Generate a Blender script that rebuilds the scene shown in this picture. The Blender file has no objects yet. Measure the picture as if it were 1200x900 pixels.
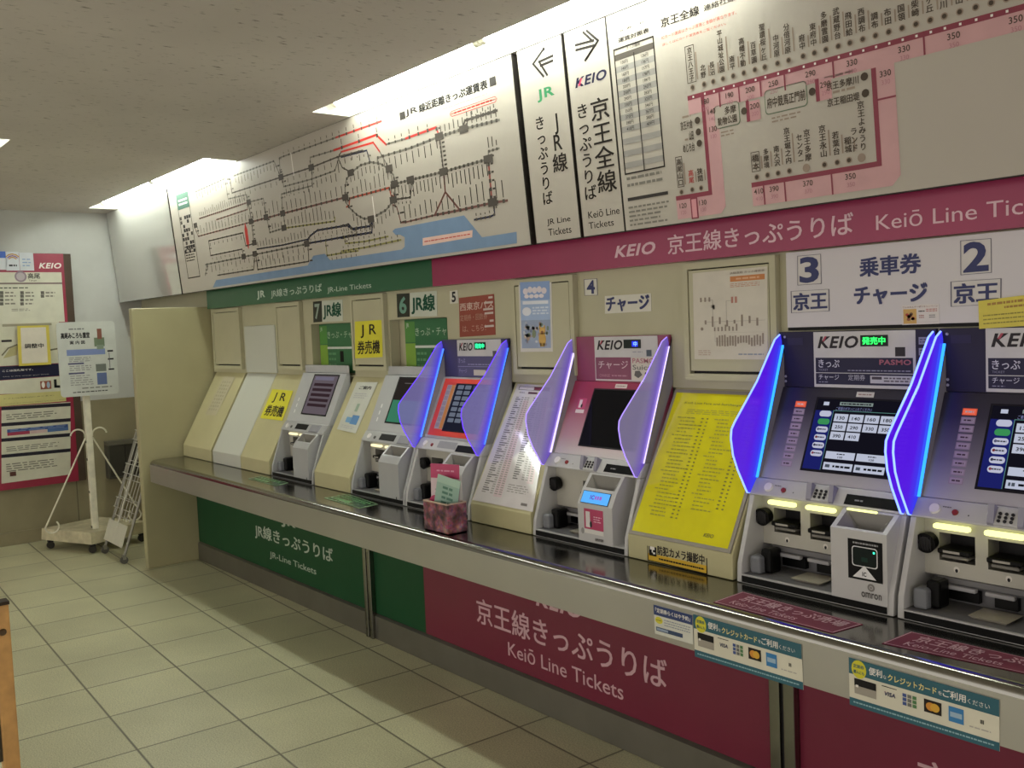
import bpy, bmesh, math, random
from mathutils import Vector
random.seed(7)
SC = bpy.context.scene
COL = SC.collection

# ------------------------------------------------------------------ camera, world, exposure
F_PX, YAW, PITCH, ROLL, CAM_Y, CAM_Z = 1115.5, .8944, -.0629, -.0414, -2.578, 1.53
_cy, _sy, _cp, _sp = math.cos(YAW), math.sin(YAW), math.cos(PITCH), math.sin(PITCH)
C_W = Vector((-_sy*_cp, _cy*_cp, _sp))
_r = Vector((_cy, _sy, 0)); _u = _r.cross(C_W)
C_R = _r*math.cos(ROLL) + _u*math.sin(ROLL)
C_U = -_r*math.sin(ROLL) + _u*math.cos(ROLL)
C_O = Vector((0, CAM_Y, CAM_Z))
cam_data = bpy.data.cameras.new('camera'); cam = bpy.data.objects.new('camera', cam_data); COL.objects.link(cam)
cam_data.sensor_fit = 'HORIZONTAL'; cam_data.sensor_width = 36; cam_data.lens = F_PX/1200*36
cam_data.clip_start = .05; cam_data.clip_end = 60
from mathutils import Matrix
cam.matrix_world = Matrix(((C_R.x, C_U.x, -C_W.x, C_O.x), (C_R.y, C_U.y, -C_W.y, C_O.y), (C_R.z, C_U.z, -C_W.z, C_O.z), (0, 0, 0, 1)))
SC.camera = cam
SC.view_settings.view_transform = 'Standard'; SC.view_settings.look = 'None'
SC.view_settings.exposure = 0.0; SC.view_settings.gamma = 1; SC.view_settings.use_curve_mapping = False
world = bpy.data.worlds.new('world'); SC.world = world; world.use_nodes = True
world.node_tree.nodes['Background'].inputs[0].default_value = (1, .935, .87, 1)
world.node_tree.nodes['Background'].inputs[1].default_value = 1.5
TUBE_STRENGTH = 52.0          # fluorescent tubes over the fare boards
ROOM_STRENGTH = 30.0           # fluorescent tubes of the hall
TUBE_COLOR = (.93, 1.0, .94)

# ------------------------------------------------------------------ helpers
def ray(u, v): return C_W + C_R*((u-600)/F_PX) - C_U*((v-450)/F_PX)
def on(u, v, axis, c):
    d = ray(u, v); return C_O + d*((c-C_O[axis])/d[axis])

def lin(h):
    h = h.lstrip('#'); o = []
    for i in (0, 2, 4):
        c = int(h[i:i+2], 16)/255; o.append(c/12.92 if c <= .04045 else ((c+.055)/1.055)**2.4)
    return (*o, 1)
_M = {}
def P(h, rough=.5, metal=0., coat=0., vary=.05, scale=14., bump=0.):
    """painted / printed / metal surface with slight procedural unevenness"""
    k = (h, rough, metal, coat, vary, scale, bump)
    if k in _M: return _M[k]
    m = bpy.data.materials.new('surface_'+h.lstrip('#')); m.use_nodes = True
    nt = m.node_tree; b = nt.nodes['Principled BSDF']
    b.inputs['Roughness'].default_value = rough; b.inputs['Metallic'].default_value = metal
    b.inputs['Coat Weight'].default_value = coat; b.inputs['Coat Roughness'].default_value = .06
    c = lin(h)
    if max(c[:3]) < .09 and metal == 0: b.inputs['Specular IOR Level'].default_value = .15
    tc = nt.nodes.new('ShaderNodeTexCoord'); nz = nt.nodes.new('ShaderNodeTexNoise')
    nz.inputs['Scale'].default_value = scale; nz.inputs['Detail'].default_value = 4
    nt.links.new(tc.outputs['Object'], nz.inputs['Vector'])
    cr = nt.nodes.new('ShaderNodeValToRGB')
    cr.color_ramp.elements[0].position = .3; cr.color_ramp.elements[1].position = .7
    cr.color_ramp.elements[0].color = tuple(x*(1-vary) for x in c[:3])+(1,)
    cr.color_ramp.elements[1].color = tuple(min(1, x*(1+vary)) for x in c[:3])+(1,)
    nt.links.new(nz.outputs['Fac'], cr.inputs['Fac']); nt.links.new(cr.outputs['Color'], b.inputs['Base Color'])
    if bump:
        bp_ = nt.nodes.new('ShaderNodeBump'); bp_.inputs['Strength'].default_value = bump; bp_.inputs['Distance'].default_value = .002
        nt.links.new(nz.outputs['Fac'], bp_.inputs['Height']); nt.links.new(bp_.outputs['Normal'], b.inputs['Normal'])
    _M[k] = m; return m
def E(h, s=1.0):
    k = ('E', h, s)
    if k in _M: return _M[k]
    m = bpy.data.materials.new('lit_'+(h.lstrip('#') if isinstance(h, str) else 'tube')); m.use_nodes = True
    nt = m.node_tree; nt.nodes.remove(nt.nodes['Principled BSDF'])
    e = nt.nodes.new('ShaderNodeEmission'); e.inputs[0].default_value = lin(h) if isinstance(h, str) else (*h, 1); e.inputs[1].default_value = s
    nt.links.new(e.outputs[0], nt.nodes['Material Output'].inputs[0])
    _M[k] = m; return m
def mat(x): return P(x) if isinstance(x, str) else x

class MB:
    """collects polygons with materials and links them as one mesh"""
    def __init__(s): s.v = []; s.f = []; s.mi = []; s.ms = []
    def _m(s, m):
        m = mat(m)
        if m not in s.ms: s.ms.append(m)
        return s.ms.index(m)
    def face(s, pts, m):
        n = len(s.v); s.v += [Vector(p) for p in pts]; s.f.append(tuple(range(n, n+len(pts)))); s.mi.append(s._m(m)); return s
    def raw(s, vs, fs, m):
        n = len(s.v); k = s._m(m); s.v += [Vector(p) for p in vs]
        for f in fs: s.f.append(tuple(n+i for i in f)); s.mi.append(k)
        return s
    def hexa(s, b, t, m):
        """b, t: four bottom and four top points, counter-clockwise from above"""
        return s.raw(list(b)+list(t), [(3, 2, 1, 0), (4, 5, 6, 7), (0, 1, 5, 4), (1, 2, 6, 5), (2, 3, 7, 6), (3, 0, 4, 7)], m)
    def box(s, x0, x1, y0, y1, z0, z1, m):
        return s.hexa([(x0, y0, z0), (x1, y0, z0), (x1, y1, z0), (x0, y1, z0)], [(x0, y0, z1), (x1, y0, z1), (x1, y1, z1), (x0, y1, z1)], m)
    def rbox(s, x0, x1, y0, y1, z0, z1, m, r=.004):
        """box with rounded edges"""
        bm = bmesh.new(); bmesh.ops.create_cube(bm, size=1)
        for v in bm.verts: v.co = Vector(((x0+x1)/2+v.co.x*(x1-x0), (y0+y1)/2+v.co.y*(y1-y0), (z0+z1)/2+v.co.z*(z1-z0)))
        r = min(r, .45*min(x1-x0, y1-y0, z1-z0))
        bmesh.ops.bevel(bm, geom=bm.edges[:], offset=r, segments=2, affect='EDGES', profile=.5)
        s._bm(bm, m); return s
    def _bm(s, bm, m):
        bm.verts.index_update(); s.raw([v.co.copy() for v in bm.verts], [[v.index for v in f.verts] for f in bm.faces], m); bm.free()
    def prism(s, prof, x0, x1, m, bevel=0):
        """profile in (y,z), swept along x"""
        bm = bmesh.new(); n = len(prof)
        a = [bm.verts.new((x0, y, z)) for y, z in prof]; b = [bm.verts.new((x1, y, z)) for y, z in prof]
        bm.faces.new(a); bm.faces.new(b[::-1])
        for i in range(n): bm.faces.new((a[i], b[i], b[(i+1) % n], a[(i+1) % n]))
        bmesh.ops.recalc_face_normals(bm, faces=bm.faces[:])
        if bevel: bmesh.ops.bevel(bm, geom=bm.edges[:], offset=bevel, segments=2, affect='EDGES', profile=.5)
        s._bm(bm, m); return s
    def tube(s, pts, r, m, seg=10, cap=True):
        pts = [Vector(p) for p in pts]; rings = []; vs = []
        up = None
        for i, p in enumerate(pts):
            d = (pts[min(i+1, len(pts)-1)]-pts[max(i-1, 0)]).normalized()
            if up is None:
                up = d.orthogonal().normalized()
            up = (up-d*up.dot(d)).normalized(); q = d.cross(up)
            rings.append([len(vs)+k for k in range(seg)])
            vs += [p+(up*math.cos(2*math.pi*k/seg)+q*math.sin(2*math.pi*k/seg))*r for k in range(seg)]
        fs = []
        for a, b in zip(rings, rings[1:]):
            fs += [(a[k], a[(k+1) % seg], b[(k+1) % seg], b[k]) for k in range(seg)]
        if cap: fs += [tuple(rings[0][::-1]), tuple(rings[-1])]
        return s.raw(vs, fs, m)
    def disc(s, c, axis, r, h, m, seg=20, r2=None):
        c = Vector(c); a = Vector(axis).normalized(); u = a.orthogonal().normalized(); w = a.cross(u); r2 = r if r2 is None else r2
        lo = [c+(u*math.cos(2*math.pi*k/seg)+w*math.sin(2*math.pi*k/seg))*r for k in range(seg)]
        hi = [c+a*h+(u*math.cos(2*math.pi*k/seg)+w*math.sin(2*math.pi*k/seg))*r2 for k in range(seg)]
        return s.raw(lo+hi, [tuple(range(seg))[::-1], tuple(range(seg, 2*seg))]+[(k, (k+1) % seg, seg+(k+1) % seg, seg+k) for k in range(seg)], m)
    def build(s, name, parent=None, smooth=False):
        me = bpy.data.meshes.new(name); o = bpy.data.objects.new(name, me); COL.objects.link(o)
        if parent is None:
            xs = [p.x for p in s.v]; ys = [p.y for p in s.v]; zs = [p.z for p in s.v]
            loc = Vector(((min(xs)+max(xs))/2, (min(ys)+max(ys))/2, min(zs))); off = loc; o.location = loc
        else:
            off = WL[parent.name]; o.parent = parent
        WL[o.name] = Vector(off)
        me.from_pydata([p-off for p in s.v], [], s.f)
        for m in s.ms: me.materials.append(m)
        me.polygons.foreach_set('material_index', s.mi)
        if smooth:
            for p in me.polygons: p.use_smooth = True
            try: me.set_sharp_from_angle(angle=math.radians(35))
            except Exception: pass
        me.update(); return o
WL = {}
def tag(o, label, cat, group=None, kind=None):
    o['label'] = label; o['category'] = cat
    if group: o['group'] = group
    if kind: o['kind'] = kind
    return o
def thing(name, label, cat, loc, group=None):
    o = bpy.data.objects.new(name, None); COL.objects.link(o); o.location = loc; o.empty_display_size = .1
    WL[o.name] = Vector(loc); return tag(o, label, cat, group)
def struct(mb, name, label=None):
    o = mb.build(name); o['kind'] = 'structure'
    if label: o['label'] = label
    return o

class Surf:
    """a plane in the room; local (a,b) along U,V, N faces the viewer"""
    def __init__(s, O, U, V): s.O = Vector(O); s.U = Vector(U).normalized(); s.V = Vector(V).normalized(); s.N = s.U.cross(s.V)
    def px(s, u, v):
        d = ray(u, v); t = (s.O-C_O).dot(s.N)/d.dot(s.N); p = C_O+d*t-s.O
        return (p.dot(s.U), p.dot(s.V))
    def at(s, a, b, h=0): return s.O+s.U*a+s.V*b+s.N*h
def wall(y, x0=0, z0=0): return Surf((x0, y, z0), (1, 0, 0), (0, 0, 1))

_T = {}
def glyphs(t, bold=0., shear=0.):
    """flat lettering (x, y, lift, faces); heavier weights are made of slightly shifted strokes"""
    k = (t, bold, shear)
    if k in _T: return _T[k]
    cjk = any(ord(ch) > 0x2e00 for ch in t)
    c = bpy.data.curves.new('lettering', 'FONT'); c.body = t; c.size = 1; c.offset = 0 if cjk else min(bold, .03); c.shear = shear; c.resolution_u = 3
    c.space_character = 1.0 if cjk else 1+2*min(bold, .03)+(.06 if bold > .04 else 0)
    o = bpy.data.objects.new('lettering', c); COL.objects.link(o)
    dg = bpy.context.evaluated_depsgraph_get(); me = bpy.data.meshes.new_from_object(o.evaluated_get(dg))
    v0 = [(v.co.x, v.co.y) for v in me.vertices]; f0 = [tuple(p.vertices) for p in me.polygons]
    bpy.data.objects.remove(o); bpy.data.curves.remove(c); bpy.data.meshes.remove(me)
    vs, fs = [], []
    sh = [(0, 0)]
    if cjk and bold > .008: d = min(bold, .04); sh = [(-d, -d*.7), (d, -d*.7), (-d, d*.7), (d, d*.7)]
    for i, (dx, dy) in enumerate(sh):
        n = len(vs); vs += [(x+dx, y+dy, i*.00005) for x, y in v0]; fs += [tuple(n+j for j in f) for f in f0]
    _T[k] = (vs, fs); return _T[k]

class Sheet:
    """flat printed work on a Surf: fills, lines and lettering in thin layers"""
    H = .00035
    def __init__(s, surf, mb=None, lift=0): s.s = surf; s.mb = mb or MB(); s.lift = lift
    def _p(s, a, b, l, e=0): return s.s.at(a, b, s.lift+l*s.H+e)
    def poly(s, pts, c, l=1): s.mb.face([s._p(a, b, l) for a, b in pts], c); return s
    def rect(s, a0, b0, a1, b1, c, l=1): return s.poly([(a0, b0), (a1, b0), (a1, b1), (a0, b1)], c, l)
    def rrect(s, a0, b0, a1, b1, c, r=.01, l=1):
        pts = []
        for cx, cy, t0 in ((a1-r, b0+r, -90), (a1-r, b1-r, 0), (a0+r, b1-r, 90), (a0+r, b0+r, 180)):
            for k in range(5):
                t = math.radians(t0+k*22.5); pts.append((cx+r*math.cos(t), cy+r*math.sin(t)))
        return s.poly(pts, c, l)
    def oval(s, a, b, ra, rb, c, l=1, seg=24): return s.poly([(a+ra*math.cos(2*math.pi*k/seg), b+rb*math.sin(2*math.pi*k/seg)) for k in range(seg)], c, l)
    def slab(s, a0, b0, a1, b1, t, c):
        """the board itself, thickness t behind the printed face"""
        q = [(a0, b0), (a1, b0), (a1, b1), (a0, b1)]
        f = [s.s.at(a, b, s.lift) for a, b in q]; k = [s.s.at(a, b, s.lift-t) for a, b in q]
        s.mb.raw(k+f, [(3, 2, 1, 0), (4, 5, 6, 7), (0, 1, 5, 4), (1, 2, 6, 5), (2, 3, 7, 6), (3, 0, 4, 7)], c); return s
    def slabp(s, q, t, c):
        """board of any outline"""
        n = len(q); f = [s.s.at(a, b, s.lift) for a, b in q]; k = [s.s.at(a, b, s.lift-t) for a, b in q]
        s.mb.raw(k+f, [tuple(range(n))[::-1], tuple(range(n, 2*n))]+[(i, (i+1) % n, n+(i+1) % n, n+i) for i in range(n)], c); return s
    def frame(s, a0, b0, a1, b1, w, c, l=2):
        s.rect(a0, b0, a1, b0+w, c, l); s.rect(a0, b1-w, a1, b1, c, l); s.rect(a0, b0+w, a0+w, b1-w, c, l); return s.rect(a1-w, b0+w, a1, b1-w, c, l)
    def line(s, pts, w, c, l=2):
        for (a, b), (d, e) in zip(pts, pts[1:]):
            L = math.hypot(d-a, e-b)
            if L < 1e-6: continue
            ux, uy = (d-a)/L*w/2, (e-b)/L*w/2
            s.poly([(a-ux+uy, b-uy-ux), (d+ux+uy, e+uy-ux), (d+ux-uy, e+uy+ux), (a-ux-uy, b-uy+ux)], c, l)
        return s
    def text(s, t, a0, b0, a1, b1, c, bold=.01, shear=0., l=3):
        """lettering fitted to the box"""
        vs, fs = glyphs(t, bold, shear)
        if not vs: return s
        x0 = min(v[0] for v in vs); x1 = max(v[0] for v in vs); y0 = min(v[1] for v in vs); y1 = max(v[1] for v in vs)
        sx = (a1-a0)/max(x1-x0, 1e-6); sy = (b1-b0)/max(y1-y0, 1e-6)
        s.mb.raw([s._p(a0+(x-x0)*sx, b0+(y-y0)*sy, l, e) for x, y, e in vs], fs, c); return s
    def textc(s, t, a, b, h, c, bold=.01, l=3, wmax=None):
        """lettering centred at (a,b) with natural width, cap height h"""
        vs, fs = glyphs(t, bold, 0.)
        x0 = min(v[0] for v in vs); x1 = max(v[0] for v in vs); y0 = min(v[1] for v in vs); y1 = max(v[1] for v in vs)
        k = h/(y1-y0); w = (x1-x0)*k
        if wmax and w > wmax: w = wmax
        return s.text(t, a-w/2, b-h/2, a+w/2, b+h/2, c, bold, 0., l)
    def vtext(s, t, a, b1, b0, size, c, bold=.01, l=3):
        """characters stacked downwards from b1 to b0, each about size wide"""
        n = len(t); p = (b1-b0)/n
        for i, ch in enumerate(t):
            if ch == ' ': continue
            vs, fs = glyphs(ch, bold, 0.)
            if not vs: continue
            wide = ord(ch) > 0x2e00
            x0 = 0. if wide else min(v[0] for v in vs); x1 = 1. if wide else max(v[0] for v in vs)
            kx = size if wide else size*.95; top = b1-i*p
            cx = (x0+x1)/2
            s.mb.raw([s._p(a+(x-cx)*kx, top-p*.88+y*p*.97 if wide else top-p*.9+y*p*1.08, l, e) for x, y, e in vs], fs, c)
        return s
    def lines(s, a0, b0, a1, b1, rows, c, fill=.5, seg=.03, full=.8, l=2):
        """small print too fine to read: rows of broken dashes"""
        rh = (b1-b0)/rows
        for r in range(rows):
            a = a0; end = a0+(a1-a0)*(full+(1-full)*random.random()); y = b1-rh*(r+.5)
            while a < end:
                w = min(seg*(.5+random.random()), end-a); s.rect(a, y-rh*fill/2, a+w, y+rh*fill/2, c, l); a += w+seg*.25
        return s
    # the same, corners given where they are seen on this surface
    def qtext(s, t, bl, tr, c, bold=.01, shear=0., l=3):
        a, b = s.s.px(*bl), s.s.px(*tr); return s.text(t, a[0], a[1], b[0], b[1], c, bold, shear, l)
    def qrect(s, bl, tr, c, l=1):
        a, b = s.s.px(*bl), s.s.px(*tr); return s.rect(a[0], a[1], b[0], b[1], c, l)
    def build(s, name, parent=None): return s.mb.build(name, parent)

def holed(mb, f, A0, A1, B0, B1, holes, m):
    """plane f(a,b) -> point, rectangle with rectangular holes"""
    As = sorted({A0, A1, *[h[0] for h in holes], *[h[1] for h in holes]}); Bs = sorted({B0, B1, *[h[2] for h in holes], *[h[3] for h in holes]})
    for a, a2 in zip(As, As[1:]):
        for b, b2 in zip(Bs, Bs[1:]):
            ca, cb = (a+a2)/2, (b+b2)/2
            if any(h[0] < ca < h[1] and h[2] < cb < h[3] for h in holes): continue
            mb.face([f(a, b), f(a2, b), f(a2, b2), f(a, b2)], m)

# ------------------------------------------------------------------ materials of the room
BEIGE = P('#b7b187', .42, vary=.05, scale=5); BEIGE2 = P('#b2ae90', .45, vary=.05, scale=5)
CREAM = P('#a39d78', .4, vary=.04, scale=4)
STEEL = P('#8b8a83', .15, 1., vary=.03, scale=3); STEELD = P('#8a877e', .38, .85, vary=.08, scale=5)
WHITEM = P('#c9c8c4', .4, vary=.02); GREYM = P('#a9a9aa', .35, vary=.03)
BOARD = P('#aaa397', .5, vary=.015, scale=3)
MAGENTA = P('#95254f', .3, vary=.05, scale=4); GREEN = P('#1f5a38', .3, vary=.05, scale=4)
BLACK = P('#0a0a0a', .4); DARK = P('#2b2a2b', .45); NAVY = P('#232a5e', .5); INK = P('#2c2723', .6); WHITE = P('#e2dfd8', .5)
YELLOW = P('#d8cf1c', .45); GLASSBLK = P('#101014', .08)

def floor_material():
    m = bpy.data.materials.new('terrazzo_tile'); m.use_nodes = True; nt = m.node_tree; b = nt.nodes['Principled BSDF']; L = nt.links.new
    N = lambda t: nt.nodes.new(t)
    g = N('ShaderNodeNewGeometry'); mp = N('ShaderNodeMapping'); mp.vector_type = 'TEXTURE'
    mp.inputs['Location'].default_value = (-6.4359, -1.4346, 0); mp.inputs['Rotation'].default_value = (0, 0, -.0377); mp.inputs['Scale'].default_value = (.4026, .3945, 1)
    L(g.outputs['Position'], mp.inputs['Vector'])
    fr = N('ShaderNodeVectorMath'); fr.operation = 'FRACTION'; L(mp.outputs[0], fr.inputs[0])
    fl = N('ShaderNodeVectorMath'); fl.operation = 'FLOOR'; L(mp.outputs[0], fl.inputs[0])
    wn = N('ShaderNodeTexWhiteNoise'); wn.noise_dimensions = '2D'; L(fl.outputs[0], wn.inputs['Vector'])
    sp = N('ShaderNodeSeparateXYZ'); L(fr.outputs[0], sp.inputs[0])
    ds = []
    for i in (0, 1):
        s1 = N('ShaderNodeMath'); s1.operation = 'SUBTRACT'; s1.inputs[0].default_value = 1; L(sp.outputs[i], s1.inputs[1])
        mn = N('ShaderNodeMath'); mn.operation = 'MINIMUM'; L(sp.outputs[i], mn.inputs[0]); L(s1.outputs[0], mn.inputs[1]); ds.append(mn)
    mn = N('ShaderNodeMath'); mn.operation = 'MINIMUM'; L(ds[0].outputs[0], mn.inputs[0]); L(ds[1].outputs[0], mn.inputs[1])
    mr = N('ShaderNodeMapRange'); mr.inputs['From Min'].default_value = .004; mr.inputs['From Max'].default_value = .016; L(mn.outputs[0], mr.inputs['Value'])
    n1 = N('ShaderNodeTexNoise'); n1.inputs['Scale'].default_value = 190; n1.inputs['Detail'].default_value = 3; L(g.outputs['Position'], n1.inputs['Vector'])
    n2 = N('ShaderNodeTexNoise'); n2.inputs['Scale'].default_value = 2.2; n2.inputs['Detail'].default_value = 5; L(g.outputs['Position'], n2.inputs['Vector'])
    r1 = N('ShaderNodeValToRGB'); e = r1.color_ramp.elements; e[0].position = .32; e[0].color = lin('#a09f84'); e[1].position = .62; e[1].color = lin('#cbc8a0'); L(n1.outputs['Fac'], r1.inputs['Fac'])
    hsv = N('ShaderNodeHueSaturation'); L(r1.outputs['Color'], hsv.inputs['Color'])
    v1 = N('ShaderNodeMapRange'); v1.inputs['To Min'].default_value = .92; v1.inputs['To Max'].default_value = 1.08; L(wn.outputs['Value'], v1.inputs['Value'])
    v2 = N('ShaderNodeMapRange'); v2.inputs['From Min'].default_value = .3; v2.inputs['From Max'].default_value = .7; v2.inputs['To Min'].default_value = .86; v2.inputs['To Max'].default_value = 1.08; L(n2.outputs['Fac'], v2.inputs['Value'])
    mu = N('ShaderNodeMath'); mu.operation = 'MULTIPLY'; L(v1.outputs[0], mu.inputs[0]); L(v2.outputs[0], mu.inputs[1]); L(mu.outputs[0], hsv.inputs['Value'])
    mx = N('ShaderNodeMix'); mx.data_type = 'RGBA'; L(mr.outputs[0], mx.inputs['Factor']); mx.inputs['A'].default_value = lin('#5f5b47'); L(hsv.outputs[0], mx.inputs['B'])
    L(mx.outputs['Result'], b.inputs['Base Color']); b.inputs['Roughness'].default_value = .42
    bm_ = N('ShaderNodeBump'); bm_.inputs['Strength'].default_value = .3; bm_.inputs['Distance'].default_value = .002; L(mr.outputs[0], bm_.inputs['Height']); L(bm_.outputs['Normal'], b.inputs['Normal'])
    return m
def ceiling_material():
    m = bpy.data.materials.new('flecked_ceiling'); m.use_nodes = True; nt = m.node_tree; b = nt.nodes['Principled BSDF']; L = nt.links.new
    N = lambda t: nt.nodes.new(t)
    g = N('ShaderNodeNewGeometry'); mp = N('ShaderNodeMapping'); mp.inputs['Rotation'].default_value = (0, 0, .2); mp.inputs['Scale'].default_value = (1, .4, 1); L(g.outputs['Position'], mp.inputs['Vector'])
    n = N('ShaderNodeTexNoise'); n.inputs['Scale'].default_value = 55; n.inputs['Detail'].default_value = 5; n.inputs['Roughness'].default_value = .6; L(mp.outputs[0], n.inputs['Vector'])
    r = N('ShaderNodeValToRGB'); e = r.color_ramp.elements; e[0].position = .27; e[0].color = lin('#77726a'); e[1].position = .40; e[1].color = lin('#cac4bd'); L(n.outputs['Fac'], r.inputs['Fac'])
    n2 = N('ShaderNodeTexNoise'); n2.inputs['Scale'].default_value = 1.3; n2.inputs['Detail'].default_value = 4; L(g.outputs['Position'], n2.inputs['Vector'])
    v = N('ShaderNodeMapRange'); v.inputs['From Min'].default_value = .3; v.inputs['From Max'].default_value = .7; v.inputs['To Min'].default_value = .9; v.inputs['To Max'].default_value = 1.06; L(n2.outputs['Fac'], v.inputs['Value'])
    h = N('ShaderNodeHueSaturation'); L(r.outputs['Color'], h.inputs['Color']); L(v.outputs[0], h.inputs['Value']); L(h.outputs[0], b.inputs['Base Color'])
    b.inputs['Roughness'].default_value = .9
    bu = N('ShaderNodeBump'); bu.inputs['Strength'].default_value = .4; bu.inputs['Distance'].default_value = .003; L(n.outputs['Fac'], bu.inputs['Height']); L(bu.outputs['Normal'], b.inputs['Normal'])
    return m
def farwall_material():
    m = bpy.data.materials.new('plaster_over_tile'); m.use_nodes = True; nt = m.node_tree; b = nt.nodes['Principled BSDF']; L = nt.links.new
    N = lambda t: nt.nodes.new(t)
    g = N('ShaderNodeNewGeometry'); sp = N('ShaderNodeSeparateXYZ'); L(g.outputs['Position'], sp.inputs[0])
    gt = N('ShaderNodeMath'); gt.operation = 'GREATER_THAN'; gt.inputs[1].default_value = 1.06; L(sp.outputs['Z'], gt.inputs[0])
    n = N('ShaderNodeTexNoise'); n.inputs['Scale'].default_value = 3; n.inputs['Detail'].default_value = 6; L(g.outputs['Position'], n.inputs['Vector'])
    r1 = N('ShaderNodeValToRGB'); e = r1.color_ramp.elements; e[0].position = .3; e[0].color = lin('#b1b2ac'); e[1].position = .7; e[1].color = lin('#bfc0ba'); L(n.outputs['Fac'], r1.inputs['Fac'])
    r2 = N('ShaderNodeValToRGB'); e = r2.color_ramp.elements; e[0].position = .3; e[0].color = lin('#7c7458'); e[1].position = .7; e[1].color = lin('#8d8567'); L(n.outputs['Fac'], r2.inputs['Fac'])
    # tile joints of the dado
    mp = N('ShaderNodeMath'); mp.operation = 'MULTIPLY'; mp.inputs[1].default_value = 1/.6; L(sp.outputs['Y'], mp.inputs[0])
    fr = N('ShaderNodeMath'); fr.operation = 'FRACT'; L(mp.outputs[0], fr.inputs[0])
    lt = N('ShaderNodeMath'); lt.operation = 'GREATER_THAN'; lt.inputs[1].default_value = .012; L(fr.outputs[0], lt.inputs[0])
    mj = N('ShaderNodeMix'); mj.data_type = 'RGBA'; mj.inputs['A'].default_value = lin('#5c5540'); L(lt.outputs[0], mj.inputs['Factor']); L(r2.outputs['Color'], mj.inputs['B'])
    mx = N('ShaderNodeMix'); mx.data_type = 'RGBA'; L(gt.outputs[0], mx.inputs['Factor']); L(mj.outputs['Result'], mx.inputs['A']); L(r1.outputs['Color'], mx.inputs['B'])
    L(mx.outputs['Result'], b.inputs['Base Color']); b.inputs['Roughness'].default_value = .55
    return m

# ------------------------------------------------------------------ room shell
X0, X1, Y0, ZC = -8.05, 4.0, -5.6, 2.55
struct(MB().box(X0-.1, X1, Y0, .1, -.1, 0, floor_material()), 'floor')
TR = [(-7.75, -5.39, -.45, -.2435), (-4.06, -1.70, -.45, -.2435), (-5.64, -5.29, -2.90, -1.467)]   # light troughs
TD = .13
cm = ceiling_material(); mb = MB()
holed(mb, lambda a, b: (a, b, ZC), X0-.1, X1, Y0, .1, TR, cm)
mb.box(X0-.1, X1, Y0, .1, ZC+TD+.02, ZC+TD+.1, cm)
struct(mb, 'ceiling')
struct(MB().box(X0-.1, X0, Y0, .1, 0, ZC+.1, farwall_material()), 'wall_far')
struct(MB().box(X0, X1, 0, .1, 0, ZC+.1, BEIGE2), 'wall_ticket')
struct(MB().box(X0, X0+.02, Y0, -.001, 0, .1, P('#857c5f', .5)), 'baseboard_far')
struct(MB().rbox(-6.495, -6.435, -.585, -.002, 0, 1.735, CREAM, .006), 'wall_partition')
# upper cladding with the two recesses over the green ticket machines
mb = MB()
HOLES = [(-4.95, -4.47, 1.29, 1.575), (-4.10, -3.60, 1.29, 1.575)]
holed(mb, lambda a, b: (a, -.055, b), -6.43, .4, 1.285, 1.80, HOLES, BEIGE2)
for a0, a1, b0, b1 in HOLES:
    mb.face([(a0, -.055, b0), (a0, -.002, b0), (a0, -.002, b1), (a0, -.055, b1)], BEIGE2)
    mb.face([(a1, -.055, b0), (a1, -.002, b0), (a1, -.002, b1), (a1, -.055, b1)], BEIGE2)
    mb.face([(a0, -.055, b1), (a1, -.055, b1), (a1, -.002, b1), (a0, -.002, b1)], BEIGE2)
struct(mb, 'wall_upper')

# ------------------------------------------------------------------ ceiling lights
TROUGHW = P('#e6e4da', .5)
def trough(i, label, group):
    x0, x1, y0, y1 = TR[i]; along_x = (x1-x0) > (y1-y0); z1 = ZC+TD
    t = thing('ceiling_light', label, 'ceiling light', ((x0+x1)/2, (y0+y1)/2, ZC), group)
    h = MB(); w = .004
    h.box(x0, x1, y0, y1, z1, z1+w, TROUGHW)
    h.box(x0, x0+w, y0, y1, ZC+.0005, z1, TROUGHW); h.box(x1-w, x1, y0, y1, ZC+.0005, z1, TROUGHW)
    h.box(x0, x1, y0, y0+w, ZC+.0005, z1, TROUGHW); h.box(x0, x1, y1-w, y1, ZC+.0005, z1, TROUGHW)
    h.build('housing', t)
    L = (x1-x0) if along_x else (y1-y0); n = 2 if L > 1.6 else 1; seg = (L-.06)/n
    em = E(TUBE_COLOR, TUBE_STRENGTH if i < 2 else ROOM_STRENGTH)
    for k in range(n):
        a, b = .03+seg*k+.035, .03+seg*(k+1)-.035
        pt = (lambda d: (x0+d, (y0+y1)/2, ZC+.045)) if along_x else (lambda d: ((x0+x1)/2, y0+d, ZC+.045))
        MB().tube([pt(a), pt(b)], .016, em, 12).build('fluorescent_tube', t, True)
        for d, e in ((a-.03, a), (b, b+.03)):
            s_ = MB(); s_.tube([pt(d), pt(e)], .019, P('#d9d5c4', .5), 12)
            p = Vector(pt((d+e)/2)); s_.box(p.x-.012, p.x+.012, p.y-.012, p.y+.012, p.z, z1, P('#d9d5c4', .5)); s_.build('lamp_socket', t)
trough(0, 'recessed fluorescent ceiling light over the far blank white board', 'ceiling lights')
trough(1, 'recessed fluorescent ceiling light over the green railway fare map', 'ceiling lights')
trough(2, 'small bright ceiling light alone at the left edge of the grey ceiling', 'ceiling lights')

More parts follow.
